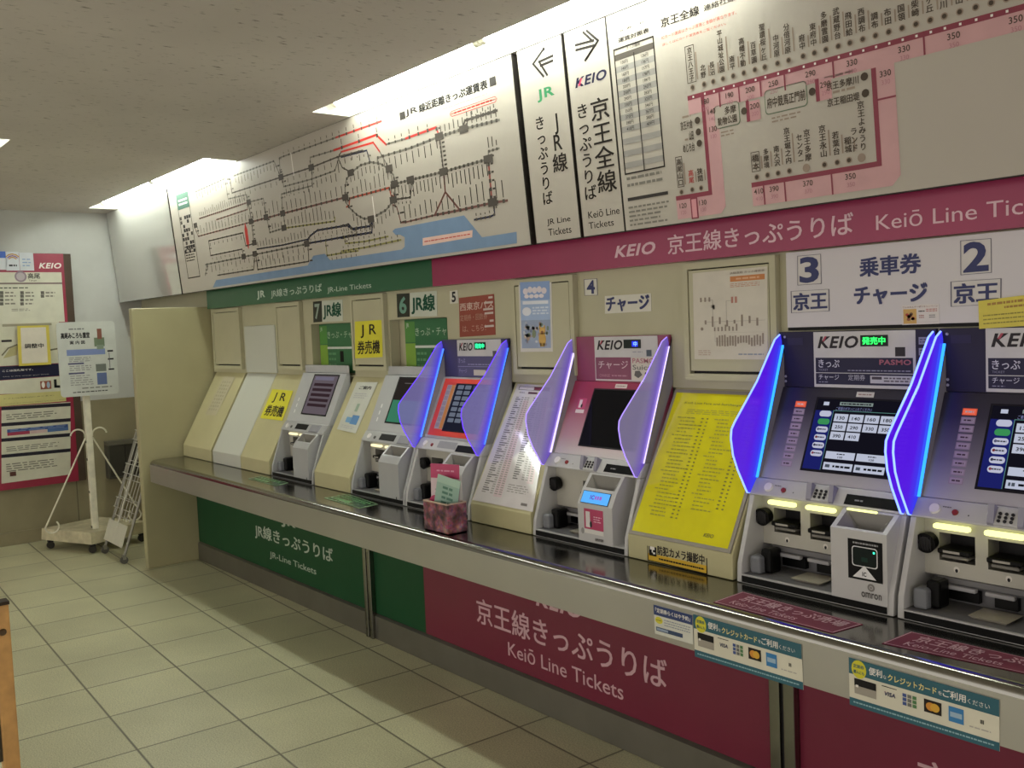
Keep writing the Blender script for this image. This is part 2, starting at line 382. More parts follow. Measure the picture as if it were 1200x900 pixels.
# ------------------------------------------------------------------ fare boards leaning under the ceiling
LEAN = math.radians(5.0); PB = Surf((0, -.18, 1.832), (1, 0, 0), (0, -math.sin(LEAN), math.cos(LEAN))); PH = .7195
px = PB.px
XA = px(137, 355)[0]; XA = -8.02; XB = px(214, 344)[0]; XC = px(626, 287)[0]; XD = px(683, 279)[0]; XE = .4
def board(name, a0, a1, t=.045):
    s = Sheet(PB); s.slab(a0, 0, a1, PH, t, P('#2e2a26', .5)); s.rect(a0+.003, .003, a1-.003, PH-.001, BOARD, .5); return s  # darkness of the gaps between boards is put into the edge colour
s = board('fare_board', XA, XB-.014); s.rect(.003+XA, .003, XB-.017, PH-.001, P('#b0afa8', .04, coat=1., vary=.015, scale=3), 1)
tag(s.build('blank_board'), 'blank glossy white board at the far end of the overhead boards', 'board')

def c3(x, y): return (180+x/4, 60+y/4)
def c4(x, y): return (380+x/4, 60+y/4)
def c5(x, y): return (190+x*.19167, 200+y*.19157)
def c6(x, y): return (400+x/5, 180+y/5)
def cA(x, y): return (600+x/4, y/4)
def cB(x, y): return (900+x/4, y/4)
def cC(x, y): return (770+x*.24167, 120+y*.24178)
def cD(x, y): return (690+x*.13333, 180+y*.13333)

# -- fare map of the green railway
s = board('fare_board', XB+.004, XC-.016)
LG, LK, LB, LR, LO, LN = P('#6d6a60', .5), P('#4f4a44', .5), P('#6a4038', .5), P('#b8281f', .5), P('#7d7a35', .5), P('#22263f', .5)
SEA = P('#6a84a2', .5)
def route(pts, c, w=.009, tick=0, n=0, ln=.035, f=None):
    w *= .82; q = [px(*(f(*p) if f else p)) for p in pts]; s.line(q, w, c, 3)
    tot = sum(math.hypot(b[0]-a[0], b[1]-a[1]) for a, b in zip(q, q[1:]))
    if n:
        st = tot/n; d = st/2; acc = 0
        for a, b in zip(q, q[1:]):
            L = math.hypot(b[0]-a[0], b[1]-a[1])
            while d <= acc+L and L > 0:
                k = (d-acc)/L; x = a[0]+(b[0]-a[0])*k; y = a[1]+(b[1]-a[1])*k
                s.rect(x-w*.75, y-w*.75, x+w*.75, y+w*.75, LK, 4)
                if tick and abs(b[0]-a[0]) > abs(b[1]-a[1]):
                    h = ln*(.6+.8*random.random()); y0 = y+tick*.014
                    s.rect(x-.003, min(y0, y0+tick*h), x+.003, max(y0, y0+tick*h), LK, 3)
                elif tick:
                    s.rect(x+.012, y-.004, x+.012+ln*.8, y+.004, LK, 3)
                d += st
            acc += L
R = route
R([(195, 660), (335, 597)], LG, tick=-1, n=11, f=c3); R([(335, 597), (350, 693), (437, 672), (447, 707)], LG, n=7, f=c3, tick=-1, ln=.02)
R([(375, 585), (565, 515), (595, 585)], LG, tick=-1, n=15, f=c3)
R([(345, 600), (360, 600), (368, 665), (600, 590), (740, 545), (865, 495), (980, 465)], LK, n=24, tick=-1, ln=.022, f=c3)
R([(595, 585), (590, 500), (855, 405)], LG, n=12, f=c3, tick=1, ln=.012); R([(855, 405), (1068, 328)], LR, .011, n=6, f=c3, tick=1, ln=.015)
R([(735, 545), (735, 498), (845, 465)], LG, n=5, f=c3); R([(845, 465), (1045, 392), (1090, 437)], LR, .013, n=3, f=c3, tick=1, ln=.02)
R([(290, 437), (380, 410)], LG, n=3, f=c4, tick=1, ln=.012); R([(380, 410), (525, 357), (540, 400)], LR, .012, n=4, f=c4, tick=1, ln=.015)
R([(880, 472), (1030, 428), (1060, 470)], LR, .011, f=c3); R([(1060, 470), (1105, 550)], LG, f=c3, n=2)
R([(880, 472), (865, 500), (885, 545), (930, 570)], LK, f=c3, n=4)
R([(880, 497), (1000, 465), (1015, 520)], LN, f=c3, n=5, tick=-1, ln=.012)
R([(215, 785), (445, 708)], LB, tick=1, n=24, f=c3); R([(295, 790), (440, 742), (445, 708)], LB, n=10, f=c3, tick=-1, ln=.008)
R([(195, 830), (210, 868), (460, 800)], LB, tick=1, n=18, f=c3, ln=.045); R([(460, 800), (610, 760), (900, 685)], LB, .012, tick=1, n=20, f=c3, ln=.055)
R([(447, 708), (515, 690), (530, 775)], LG, n=6, f=c3, tick=-1, ln=.018)
R([(605, 760), (600, 670), (745, 630), (742, 545)], LG, n=10, f=c3, tick=-1, ln=.01)
R([(605, 590), (610, 635), (740, 600), (850, 560), (870, 500)], LG, n=14, f=c3, tick=-1, ln=.03)
R([(445, 708), (460, 800), (470, 890)], LK, n=9, f=c3, tick=1, ln=.02)
R([(530, 775), (545, 850), (610, 830)], LG, n=7, f=c3, tick=1, ln=.025); R([(610, 830), (850, 797), (850, 780)], LO, n=14, f=c3, tick=1, ln=.05)
R([(610, 760), (617, 830)], LG, n=3, f=c3)
cir = [(900, 685), (898, 640), (905, 600), (930, 567), (970, 535), (1020, 520), (1065, 528), (1100, 550), (1125, 580), (1133, 620), (1132, 665), (1125, 700), (1090, 745), (1020, 785), (985, 785), (955, 768), (920, 735), (903, 710), (900, 685)]
R(cir, LG, .011, n=30, f=c3, tick=-1, ln=.03)
R([(905, 730), (917, 725), (920, 690), (1105, 640), (1115, 680), (1130, 680)], P('#a33a1e', .5), .011, n=12, f=c3, tick=1, ln=.045)
R([(250, 520), (250, 500), (400, 455), (540, 400)], LG, .011, n=11, tick=-1, f=c4, ln=.04); R([(540, 400), (650, 365), (820, 322)], LG, .011, n=13, tick=1, f=c4, ln=.035)
R([(650, 365), (660, 325), (810, 278)], LK, .012, n=7, tick=1, f=c4, ln=.015)
R([(540, 400), (550, 480), (560, 565)], LK, n=8, tick=1, f=c4, ln=.025); R([(560, 565), (568, 660), (520, 765)], LB, .012, f=c4); R([(568, 660), (637, 745)], LB, .012, f=c4)
R([(320, 625), (400, 605), (560, 565), (770, 505)], LG, .011, n=24, tick=-1, f=c4, ln=.05)
R([(320, 697), (405, 685), (410, 605)], LK, n=7, f=c4, tick=-1, ln=.01)
R([(322, 720), (340, 730), (350, 765), (360, 803), (380, 802), (520, 768)], LB, n=9, tick=1, f=c4, ln=.045); R([(520, 768), (637, 745), (790, 710), (858, 700)], LB, .012, n=12, tick=1, f=c4, ln=.06)
R([(820, 455), (770, 470), (770, 510)], LG, n=4, tick=1, f=c4, ln=.03); R([(770, 510), (787, 705)], P('#8a3a30', .5), .012, n=5, f=c4, tick=1, ln=.02)
R([(795, 715), (800, 765), (780, 775), (705, 790)], LN, n=6, f=c4, tick=1, ln=.008)
R([(495, 380), (285, 430), (297, 520), (490, 480), (500, 525)], LK, n=17, tick=-1, f=c5, ln=.02); R([(495, 380), (512, 460), (565, 445)], LK, n=3, f=c5)
R([(265, 575), (500, 527), (880, 450)], LG, .011, n=22, tick=-1, f=c5, ln=.03)
R([(340, 640), (560, 605), (570, 520)], LK, n=9, tick=1, f=c5, ln=.008); R([(575, 520), (585, 605), (898, 555), (892, 450)], LK, n=14, tick=1, f=c5, ln=.04)
R([(580, 480), (740, 455), (890, 420), (905, 400)], LN, n=17, tick=1, f=c5, ln=.035)
R([(880, 450), (905, 400), (950, 365), (1130, 335), (1170, 360), (1200, 355)], LN, .012, n=12, f=c5, tick=-1, ln=.012)
R([(890, 445), (990, 428), (1140, 400), (1200, 390)], LN, .012, n=9, f=c5, tick=1, ln=.01)
R([(0, 425), (45, 415), (65, 440), (170, 425), (180, 395)], LN, .012, n=7, f=c6, tick=-1, ln=.012); R([(0, 495), (40, 485), (180, 462), (182, 400)], LN, .012, n=8, f=c6, tick=1, ln=.01)
R([(20, 485), (25, 527), (140, 515), (275, 485)], LO, n=9, f=c6, tick=1, ln=.015); R([(0, 572), (140, 550), (350, 505)], LO, n=11, f=c6, tick=1, ln=.012)
R([(1000, 430), (1010, 520), (1120, 500), (1200, 490)], LO, n=8, f=c5, tick=-1, ln=.012); R([(265, 640), (275, 575)], LG, n=3, f=c5, tick=1, ln=.015)
sea = [c5(310, 715), c5(330, 670), c5(890, 580), c5(925, 520), c5(995, 508), c5(1030, 548), c6(355, 562), c6(372, 545), c6(372, 490), c6(345, 475), c6(320, 478), c6(300, 455), c6(315, 440), c6(720, 362), c6(825, 490), c6(1028, 458), c6(1030, 525), c6(0, 672)]
s.poly([px(*p) for p in sea], SEA, 2)
q = [px(*c6(*p)) for p in ((478, 540), (768, 490), (770, 448), (478, 495))]; s.poly(q, P('#d9b6a8', .5), 3)
a, b = px(*c6(490, 532)); a2, b2 = px(*c6(755, 460)); s.lines(a, b+.008, a2, b2-.004, 1, LR, .55, .02, 1., 4)
rt = px(*c5(505, 372)); 
a, b = px(*c5(517, 390)); s.poly([(a-.02, b-.05), (a, b-.09), (a+.02, b-.05), (a+.02, b+.03), (a, b+.07), (a-.02, b+.03)], LR, 3)
# interchange boxes
for f, p in ((c3, (900, 685)), (c3, (925, 570)), (c3, (1105, 550)), (c3, (1130, 622)), (c3, (1125, 697)), (c3, (1020, 787)), (c3, (740, 545)), (c3, (598, 590)), (c3, (606, 760)), (c3, (447, 708)), (c3, (528, 778)), (c3, (612, 828)), (c4, (540, 400)), (c4, (655, 365)), (c4, (560, 565)), (c4, (770, 505)), (c4, (790, 708)), (c4, (405, 603)), (c5, (205, 335)), (c5, (565, 440)), (c5, (568, 508)), (c5, (885, 447)), (c5, (545, 310)), (c5, (500, 525))):
    a, b = px(*f(*p)); s.rect(a-.03, b-.016, a+.03, b+.016, LK, 5)
# left legend strip
a0, b0 = px(*c5(160, 662)); a1, b1 = px(*c5(130, 135)); a0 = a0+.0; w = .22
s.frame(a0, b0, a0+w, b1, .008, LK, 2); s.rect(a0, b1-.1, a0+w, b1, P('#2f5b49', .5), 3)
s.lines(a0+.03, b1-.08, a0+w-.03, b1-.03, 2, WHITE, .5, .03, 1., 4); s.lines(a0+.02, b0+.11, a0+w-.02, b0+.22, 6, LK, .45, .03)
for i in range(5):
    for j in range(9):
        if random.random() < .6: s.rect(a0+.012+i*.04, b1-.17-j*.028, a0+.045+i*.04, b1-.148-j*.028, random.choice((LK, DARK)), 3)
# heading
s.qtext('JR', c4(383, 312), c4(437, 255), INK, .045); s.qtext('線近距離きっぷ運賃表', c4(447, 290), c4(763, 130), P('#171411', .6), .034)
s.qrect(c4(357, 325), c4(378, 280), INK, 3); s.qrect(c4(778, 168), c4(803, 115), INK, 3)
a, b = px(*c4(592, 310)); a2, b2 = px(*c4(808, 208)); s.rrect(a, b, a2, b2, LR, .015, 2); s.rrect(a+.003, b+.003, a2-.003, b2-.003, P('#e3c3b3', .5), .013, 3); s.lines(a+.03, b+.006, a2-.03, b2-.006, 1, LR, .5, .02, 1., 4)
a, b = px(*c4(555, 272)); a2, b2 = px(*c4(765, 200)); s.lines(a, b, a2, b2, 1, LK, .55, .03, 1., 3)
for p in (c3(650, 520), c4(232, 730)):
    a, b = px(*p); s.rect(a-.004, b-.07, a+.004, b+.05, WHITE, 4)  # white upright bars: reflections painted onto the board
tag(s.build('fare_map'), 'large white fare map board with grey and red rail lines and blue sea', 'fare board')

# -- narrow direction boards
s = board('d', XC+.014, px(683, 279)[0]-.007)
DK = P('#241f1b', .6)
def chevrons(pts):
    for q in pts: s.line([px(*p) for p in q], .009, DK, 3)
chevrons([[cA(150, 228), cA(100, 300), cA(148, 357)], [cA(190, 262), cA(128, 290)], [cA(190, 285), cA(135, 308)], [cA(128, 290), cA(165, 350)], [cA(148, 228), cA(150, 232)]])
s.qtext('JR', cA(122, 483), cA(196, 397), P('#1d7a4a', .5), .05)
vt = lambda t, top, bot, sz, c=DK, bd=.012: s.vtext(t, (px(*top)[0]+px(*bot)[0])/2, px(*top)[1], px(*bot)[1], sz, c, bd)
vt('JR線', cA(210, 515), cA(222, 810), .083); vt('きっぷうりば', c4(1008, 300), c4(1050, 722), .06)
s.qtext('JR Line', c4(1047, 822), c4(1153, 770), DK, .0); s.qtext('Tickets', c4(1053, 866), c4(1157, 817), DK, .0)
tag(s.build('direction_board'), 'narrow white sign board with left chevron and green railway letters', 'sign')

XS = px(733, 271)[0]
s = board('d', px(683, 279)[0]+.005, XS-.0015)
chevrons([[cA(352, 145), cA(404, 190), cA(345, 282)], [cA(300, 212), cA(382, 190)], [cA(302, 235), cA(390, 212)], [cA(335, 152), cA(378, 192)], [cA(390, 212), cA(352, 272)]])
s.qtext('KEIO', cA(298, 415), cA(442, 320), P('#26243f', .5), .05, .25)
s.qtext('/', cA(312, 405), cA(330, 365), P('#b02a50', .5), .03, 0, 4)
vt('京王全線', cA(412, 450), cA(446, 905), .098); vt('きっぷうりば', cA(330, 480), cA(368, 940), .066)
s.qtext('Keiō Line', cD(0, 572), cD(268, 462), DK, .0); s.qtext('Tickets', cD(5, 664), cD(218, 572), DK, .0)
tag(s.build('direction_board'), 'narrow white sign board with right chevron and vertical lettering beside the magenta route map', 'sign')

# -- magenta line fare map
s = board('d', XS+.001, XE)
PK, PKD, GR = P('#bd9293', .5), P('#7c2438', .5), P('#8d8a84', .5)
s.qtext('京王全線', cA(700, 132), cA(876, 22), DK, .02); s.qtext('連絡社線', cA(900, 55), cA(1045, -28), DK, .01)
RD = P('#b5483c', .5)
s.qtext('ICカード運賃はきっぷ運賃と金額が異なります。', cA(703, 187), cA(1052, 48), RD, .005); s.qtext('詳しくはICカード運賃表をご覧ください。', cA(706, 217), cA(1003, 103), RD, .005)
# IC table
s.qtext('ICカード', cA(508, 150), cA(620, 98), DK, .02); s.qtext('運賃対照表', cA(500, 202), cA(642, 128), DK, .02)
a0, b0 = px(*cA(535, 820)); a1, b1 = px(*cA(668, 165)); a0 = px(*cA(510, 520))[0]-.008; a1 = px(*cA(692, 480))[0]
s.frame(a0, b0, a1, b1, .005, DK, 3); mid = (a0+a1)/2; s.rect(mid-.002, b0, mid+.002, b1-.03, DK, 4)
nr = 21; rh = (b1-b0)/nr
s.textc('きっぷ運賃', (a0+a1)/2, b1-rh*.5, rh*.6, DK, 0., 4); s.rect(a0, b1-2*rh, a1, b1-rh, P('#4d4741', .5), 2)
L_ = ['130円', '140円', '160円', '180円', '200円', '250円', '290円', '330円', '350円', '370円', '390円', '410円']; R_ = ['126円', '136円', '157円', '178円', '199円', '242円', '283円', '325円', '346円', '367円', '388円', '409円']
for i in range(2, nr):
    if i % 2 == 1: s.rect(a0, b1-(i+1)*rh, a1, b1-i*rh, GR, 2)
    if i-2 < len(L_): s.textc(L_[i-2], (a0+mid)/2, b1-(i+.5)*rh, rh*.6, DK, 0., 4); s.textc(R_[i-2], (mid+a1)/2, b1-(i+.5)*rh, rh*.6, DK, 0., 4)
a, b = px(*cD(340, 285)); a2 = px(*cD(680, 205))[0]; s.lines(a, b-.01, a2, b+.035, 2, LG, .4, .02, .85)
a, b = px(*cD(345, 420)); a2, b2 = px(*cD(695, 312)); s.rect(a, b, a2, b2-.006, P('#35322f', .5), 2); s.lines(a, max(b-.13, .012), a2, b-.015, 5, LG, .42, .022, .7)
# route band
def band(pts, w, off=0): s.line([px(*p) for p in pts], w, PK, 2)
T0, T1, T2 = cA(822, 470), cB(0, 345), cB(1200, 40)
def thick(p, q, h, col=PK, l=2, vert=False):
    a, b = px(*p); c, d = px(*q)
    s.poly([(a, b), (c, d), (c, d-h), (a, b-h)] if not vert else [(a, b), (a+h, b), (c+h, d), (c, d)], col, l)
aL, bT = px(*cA(824, 462)); aR = px(*cB(1200, 30))[0]; BW = .058
bT2 = px(*cB(0, 335))[1]; bT = (bT+bT2)/2
s.rect(aL, bT-BW, aR+.5, bT, PK, 2); s.rect(aL, bT-.014, aR+.5, bT, PKD, 3)
aV, _ = px(*cA(888, 490)); _, bB = px(*cC(95, 455)); aV0 = px(*cC(95, 490))[0]; aV1 = aV+.062
s.rect(aV, bB, aV1, bT-BW, PK, 2); s.rect(aV, bB, aV+.014, bT-.014, PKD, 3)
s.poly([(aV0, bB), (aV0, bB-.075), (aV1-.02, bB-.075), (aV1, bB-.055), (aV1, bB)], PK, 2); s.rect(aV0, bB-.014, aV+.014, bB, PKD, 3)
aW, bW = px(*cB(480, 272)); aW0, bWb = px(*cC(458, 390)); aW1 = aW+.065
s.rect(aW, bWb, aW1, bT-BW, PK, 2); s.rect(aW, bWb, aW+.014, bT-BW, PKD, 3)
s.poly([(aW0, bWb), (aW0, bWb-.07), (aW1-.025, bWb-.07), (aW1, bWb-.045), (aW1, bWb)], PK, 2); s.rect(aW0, bWb-.014, aW+.014, bWb, PKD, 3)
a, b = px(*cC(160, 452)); a2 = px(*cC(195, 450))[0]; s.rect(a, bB-.08, a2, bB, PKD, 4); s.rect(a+.005, bB-.076, a2-.005, bB-.018, P('#c98a90', .5), 5)
STN = P('#4a4036', .5); DOT = P('#8d7c6c', .5)
def station(p, name, sz=.026, fare=None, c=STN, boxed=False):
    """node on the line with its name standing above it"""
    a, b = px(*p); sz *= .82; s.oval(a, b, .009, .009, DOT, 4, 12); s.oval(a, b, .006, .006, STN, 5, 10)
    n = len(name); h = n*sz*.98; s.vtext(name, a, b+.02+h, b+.02, sz, c, .02, 4)
    if boxed: s.frame(a-sz*.62, b+.016, a+sz*.62, b+.026+h, .002, STN, 5)
    s.rect(a+sz*.75, b+.022, a+sz*.95, b+.02+h*.8, DOT, 3)
def dotline(a, b): s.rect(a-.003, b-.01, a+.003, b-.004, WHITE, 5)
top = [(848, 415, '京王八王子', 1), (902, 400, '北野', 0), (945, 388, '長沼', 0), (990, 372, '平山城址公園', 0), (1038, 358, '南平', 0), (1088, 345, '高幡不動', 0), (1140, 330, '百草園', 0), (1186, 318, '聖蹟桜ヶ丘', 0)]
for x, y, nme, bx in top:
    a = px(*cA(x, y))[0]; s_b = bT+.022
    s.oval(a, s_b, .009, .009, DOT, 4, 12); s.oval(a, s_b, .006, .006, STN, 5, 10); n = len(nme); h = n*.021; s.vtext(nme, a, s_b+.018+h, s_b+.018, .0205, STN, .02, 4); s.rect(a+.02, s_b+.02, a+.025, s_b+.018+h*.8, DOT, 3); dotline(a, bT)
    if bx: s.frame(a-.018, s_b+.014, a+.018, s_b+.022+h, .002, STN, 5)
top2 = [(45, '中河原'), (97, '分倍河原'), (165, '府中'), (218, '東府中'), (272, '多磨霊園'), (330, '武蔵野台'), (385, '飛田給'), (445, '西調布'), (505, '調布'), (567, '布田'), (630, '国領'), (695, '柴崎'), (762, 'つつじヶ丘'), (828, '仙川'), (900, '千歳烏山'), (975, '芦花公園'), (1048, '八幡山'), (1120, '上北沢')]
for x, nme in top2:
    a = px(*cB(x, 300-x*.26))[0]; s_b = bT+.022
    s.oval(a, s_b, .009, .009, DOT, 4, 12); s.oval(a, s_b, .006, .006, STN, 5, 10); n = len(nme); h = n*.021; s.vtext(nme, a, s_b+.018+h, s_b+.018, .0205, STN, .02, 4); s.rect(a+.018, s_b+.02, a+.022, s_b+.018+h*.8, DOT, 3); dotline(a, bT)
def fare(a, b, t):
    s.textc(t, a, b+.012, .016, STN, .01, 4); s.textc(str(int(int(t)//2+2)//10*10) if False else t, a, b-.010, .012, P('#a5707a', .5), 0., 4)
for f, x, t in ((cA, 905, '180'), (cA, 1020, '190'), (cA, 1118, '200'), (cB, 20, '250'), (cB, 195, '290'), (cB, 390, '330'), (cB, 635, '330'), (cB, 868, '350'), (cB, 1160, '350')):
    fare(px(*f(x, 440 if f is cA else 330-x*.25))[0], bT-.042, t)
for f, x in ((cA, 972), (cA, 1065), (cA, 1168), (cB, 75), (cB, 303), (cB, 730)):
    a = px(*f(x, 430 if f is cA else 340-x*.25))[0]; s.rect(a-.0025, bT-BW, a+.0025, bT, PKD, 4)
for p in ((120, 435, '高尾山口', STN, True), (172, 423, '高尾', P('#a8302c', .5), False), (215, 415, '狭間', STN, False)):
    station(cC(p[0], p[1]), p[2], .027, c=p[3], boxed=p[4])
for p in ((485, 362, '橋本', .03, True), (537, 352, '多摩境', .024, False), (588, 343, '南大沢', .025, False), (643, 332, '京王堀之内', .026, False), (813, 302, '京王永山', .028, False), (875, 291, '若葉台', .027, False), (932, 280, '稲城', .027, False)):
    station(cC(p[0], p[1]), p[2], p[3], boxed=p[4])
a, b = px(*cC(725, 318)); s.oval(a, b, .012, .012, DOT, 4, 12); s.vtext('京王多摩', a+.009, b+.108, b+.018, .022, STN, .02, 4); s.vtext('センター', a-.016, b+.10, b+.012, .021, STN, .02, 4)
a, b = px(*cC(993, 268)); s.oval(a, b, .012, .012, DOT, 4, 12); s.vtext('京王よみうり', a+.007, b+.15, b+.018, .022, STN, .02, 4); s.vtext('ランド', a-.018, b+.085, b+.018, .021, STN, .02, 4)
for x, t in ((490, '410'), (565, '390'), (730, '370'), (938, '350')):
    fare(px(*cC(x, 420-x*.08))[0], bWb-.04, t)
for x in (517, 620, 850): a = px(*cC(x, 400))[0]; s.rect(a-.0025, bWb-.07, a+.0025, bWb, PKD, 4)
for x, t in ((125, '120'), (222, '130')): fare(px(*cC(x, 470))[0], bB-.045, t)
# side stations of the two uprights
for y, t, x0 in ((85, '京王片倉', 112), (142, '山田', 155), (198, 'めじろ台', 125)):
    a, b = px(*cC(205, y)); s.oval(aV-.02, b, .011, .011, STN, 4, 10); a0_ = px(*cC(x0, y))[0]; s.text(t, a0_, b-.02, aV-.04, b+.008, STN, .02, 0, 4); s.lines(a0_+.01, b+.014, aV-.045, b+.026, 1, DOT, .5, .02)
for y, t in ((62, '140'), (148, '130')): fare((aV+.014+aV1)/2, px(*cC(245, y))[1]-.004, t)
for p, t in ((cB(440, 362), '京王多摩川'), (cB(445, 440), '京王稲田堤')):
    a, b = px(*p); s.oval(aW-.02, b, .011, .011, STN, 4, 10); s.text(t, aW-.135, b-.014, aW-.037, b+.008, STN, .02, 0, 4); s.lines(aW-.14, b+.016, aW-.045, b+.028, 1, DOT, .5, .02)
fare((aW+.014+aW1)/2, px(*cB(525, 372))[1], '330'); b = px(*cB(530, 465))[1]; s.rect(aW, b-.0025, aW1, b+.0025, PKD, 4)
# two spurs
def spur(f, x, y, t1, t2, fr, bx):
    a, b = px(*f(x, y)); b -= .012; s.rect(a, b-.033, a+.012, b+.028, PKD, 3); s.rect(a+.012, b-.033, a+.05, b+.024, P('#b98a8c', .5), 3); fare(a+.031, b-.004, fr); s.rect(a+.005, b+.028, a+.008, bT-BW+.002, PKD, 4)
    a0_, b0_ = px(*f(*bx[0])); a1_, b1_ = px(*f(*bx[1])); m = (b0_+b1_)/2; s.rrect(a0_, m-.035, a1_, m+.035, P('#5d6f57', .5), .012, 2); s.rrect(a0_+.003, m-.032, a1_-.003, m+.032, BOARD, .01, 3)
    if t2: s.text(t1, a1_-.055, m+.002, a1_-.012, m+.026, STN, .02, 0, 4); s.text(t2, a0_+.012, m-.026, a1_-.012, m-.002, STN, .02, 0, 4)
    else: s.text(t1, a0_+.008, m-.018, a1_-.006, m+.012, STN, .02, 0, 4)
    s.oval(a1_+.016, m, .011, .011, STN, 4, 10); s.lines(a0_+.02, m-.062, a1_-.02, m-.042, 2, DOT, .4, .02)
spur(cA, 1097, 500, '多摩', '動物公園', '200', ((950, 560), (1068, 520)))
spur(cB, 222, 400, '府中競馬正門前', None, '290', ((-15, 480), (185, 440)))
tag(s.build('fare_map'), 'large white fare map board with pink route bands under the ceiling', 'fare board')

# ------------------------------------------------------------------ coloured fascia strip
FS = wall(-.10); fx = FS.px
xs = fx(507, 334)[0]
s = Sheet(FS); s.slab(-6.37, 1.717, xs-.001, 1.846, .044, GREEN)
GT = P('#c6d2c4', .5)
s.qtext('JR', (301.5, 351.5), (310.5, 340), GT, .05); s.qtext('JR線きっぷうりば', (318, 350), (377, 332), GT, .01); s.qtext('JR-Line Tickets', (384, 344.5), (435, 331), GT, .0)
tag(s.build('fascia_sign'), 'green fascia sign strip with white railway lettering below the grey map', 'sign')
s = Sheet(FS); s.slab(xs, 1.717, .4, 1.846, .044, MAGENTA)
MT = P('#dcb9c2', .5)
s.qtext('KEIO', (720.5, 302.5), (768, 282.5), MT, .05, .25); s.qtext('京王線きっぷうりば', (783, 298.7), (1000, 247.5), MT, .012)
a0, b0 = fx(1027, 270); a1, b1 = fx(1145, 237)
vs, _ = glyphs('Keiō Line', 0., 0.); w1 = max(v[0] for v in vs)-min(v[0] for v in vs); vs, _ = glyphs('Keiō Line Tickets', 0., 0.); w2 = max(v[0] for v in vs)-min(v[0] for v in vs)
s.text('Keiō Line Tickets', a0, b0, a0+(a1-a0)*w2/w1, b1, MT, 0.)
tag(s.build('fascia_sign'), 'magenta fascia sign strip with pink lettering below the fare boards', 'sign')

# ------------------------------------------------------------------ counter
mb = MB(); cx_, cyc = -6.333, -.46
prof = [(.072, .730), (.083, .7285), (.0915, .7235), (.0965, .716), (.099, .706), (.100, .592), (.088, .592), (.087, .70), (.072, .712)]
stations = [((.4, cyc), (0, -1))]+[((cx_, cyc), (math.sin(math.radians(-t)), -math.cos(math.radians(t)))) for t in range(0, 91, 15)]
rings = [[(p[0]+d[0]*e, p[1]+d[1]*e, z) for e, z in prof] for p, d in stations]
n = len(prof); vs = [v for r in rings for v in r]
mb.raw(vs, [(i*n+k, i*n+(k+1) % n, (i+1)*n+(k+1) % n, (i+1)*n+k) for i in range(len(rings)-1) for k in range(n) if k != 4], STEEL)
mb.raw(vs, [(i*n+4, i*n+5, (i+1)*n+5, (i+1)*n+4) for i in range(len(rings)-1)]+[tuple(range(n)), tuple((len(rings)-1)*n+k for k in range(n))[::-1]], P('#b0aea5', .34, .68, vary=.04, scale=3))
for z, idx in ((.730, 0), (.712, 8)):
    mb.face([r[idx] for r in rings]+[(-6.405, -.02, z), (.4, -.02, z)], STEEL)
tag(mb.build('worktop', smooth=True), 'long brushed stainless steel counter top carrying the ticket machines', 'counter')
FR = wall(-.235)
def base_unit(x0, x1, label, paint):
    t = thing('counter_cabinet', label, 'counter cabinet', ((x0+x1)/2, -.2, 0))
    s = Sheet(FR); paint(s); s.build('front_panel', t)
    MB().prism([(-.245, .002), (-.245, .118), (-.23, .128), (-.18, .128), (-.18, .002)], x0, x1, STEELD).build('kick_plate', t)
    return t
gx = FR.px(497, 690)[0]
XP1, XP2 = -4.10, -1.675
LT1, LT2 = P('#b4bfae', .5), P('#c9a3aa', .5)
def p1(s):
    s.slab(-6.425, .13, XP1-.035, .70, .03, P('#19492b', .35, vary=.05, scale=4))
    cc = lambda x, y: (160+x/3, 500+y/3)
    s.qtext('JR線きっぷうりば', cc(418, 392), cc(693, 490), LT1, .012); a = s.s.px(*cc(418, 392)); b = s.s.px(*cc(418, 343)); a2 = s.s.px(*cc(693, 488)); b2 = s.s.px(*cc(693, 425))
    s.mb = MB(); s.slab(-6.425, .13, XP1-.035, .70, .03, P('#19492b', .35, vary=.05, scale=4))
    s.text('JR線きっぷうりば', a[0], (a[1]+a2[1])/2, a2[0], (b[1]+b2[1])/2, LT1, .014)
    a = s.s.px(*cc(470, 465)); b = s.s.px(*cc(470, 443)); a2 = s.s.px(*cc(633, 527)); b2 = s.s.px(*cc(633, 497))
    s.text('JR-Line Tickets', a[0], (a[1]+a2[1])/2, a2[0], (b[1]+b2[1])/2+.003, LT1, .004)
    a = s.s.px(*cc(510, 348)); a2 = s.s.px(*cc(560, 355)); s.text('JR', a[0], a[1]-.004, a2[0], a[1]+.06, LT1, .045)
def p2(s):
    s.slab(XP1+.035, .13, gx-.0005, .70, .03, P('#19492b', .35, vary=.05, scale=4)); s.slab(gx, .13, XP2-.045, .70, .03, P('#6f1a35', .35, vary=.05, scale=4))
    cc = lambda x, y: (500+x/3, 600+y/3)
    def fit(t, bl, tl, br, tr, c, bold):
        a, b, a2, b2 = [s.s.px(*cc(*p)) for p in (bl, tl, br, tr)]; s.text(t, a[0], (a[1]+a2[1])/2, a2[0], (b[1]+b2[1])/2, c, bold)
    fit('京王線きっぷうりば', (178, 390), (178, 302), (848, 628), (848, 518), LT2, .012)
    fit('Keiō Line Tickets', (288, 502), (288, 450), (693, 665), (693, 610), LT2, .004)
    a = s.s.px(*cc(385, 330)); a2 = s.s.px(*cc(550, 380)); s.text('KEIO', a[0], a[1]+.002, a2[0], a[1]+.07, LT2, .045, .25)
def p3(s):
    s.slab(XP2+.045, .13, .4, .70, .03, P('#6f1a35', .35, vary=.05, scale=4))
    a = s.s.px(1075, 889); k = .098
    s.text('京王線きっぷうりば', a[0], a[1]-k, a[0]+.98, a[1]+.006, LT2, .012)
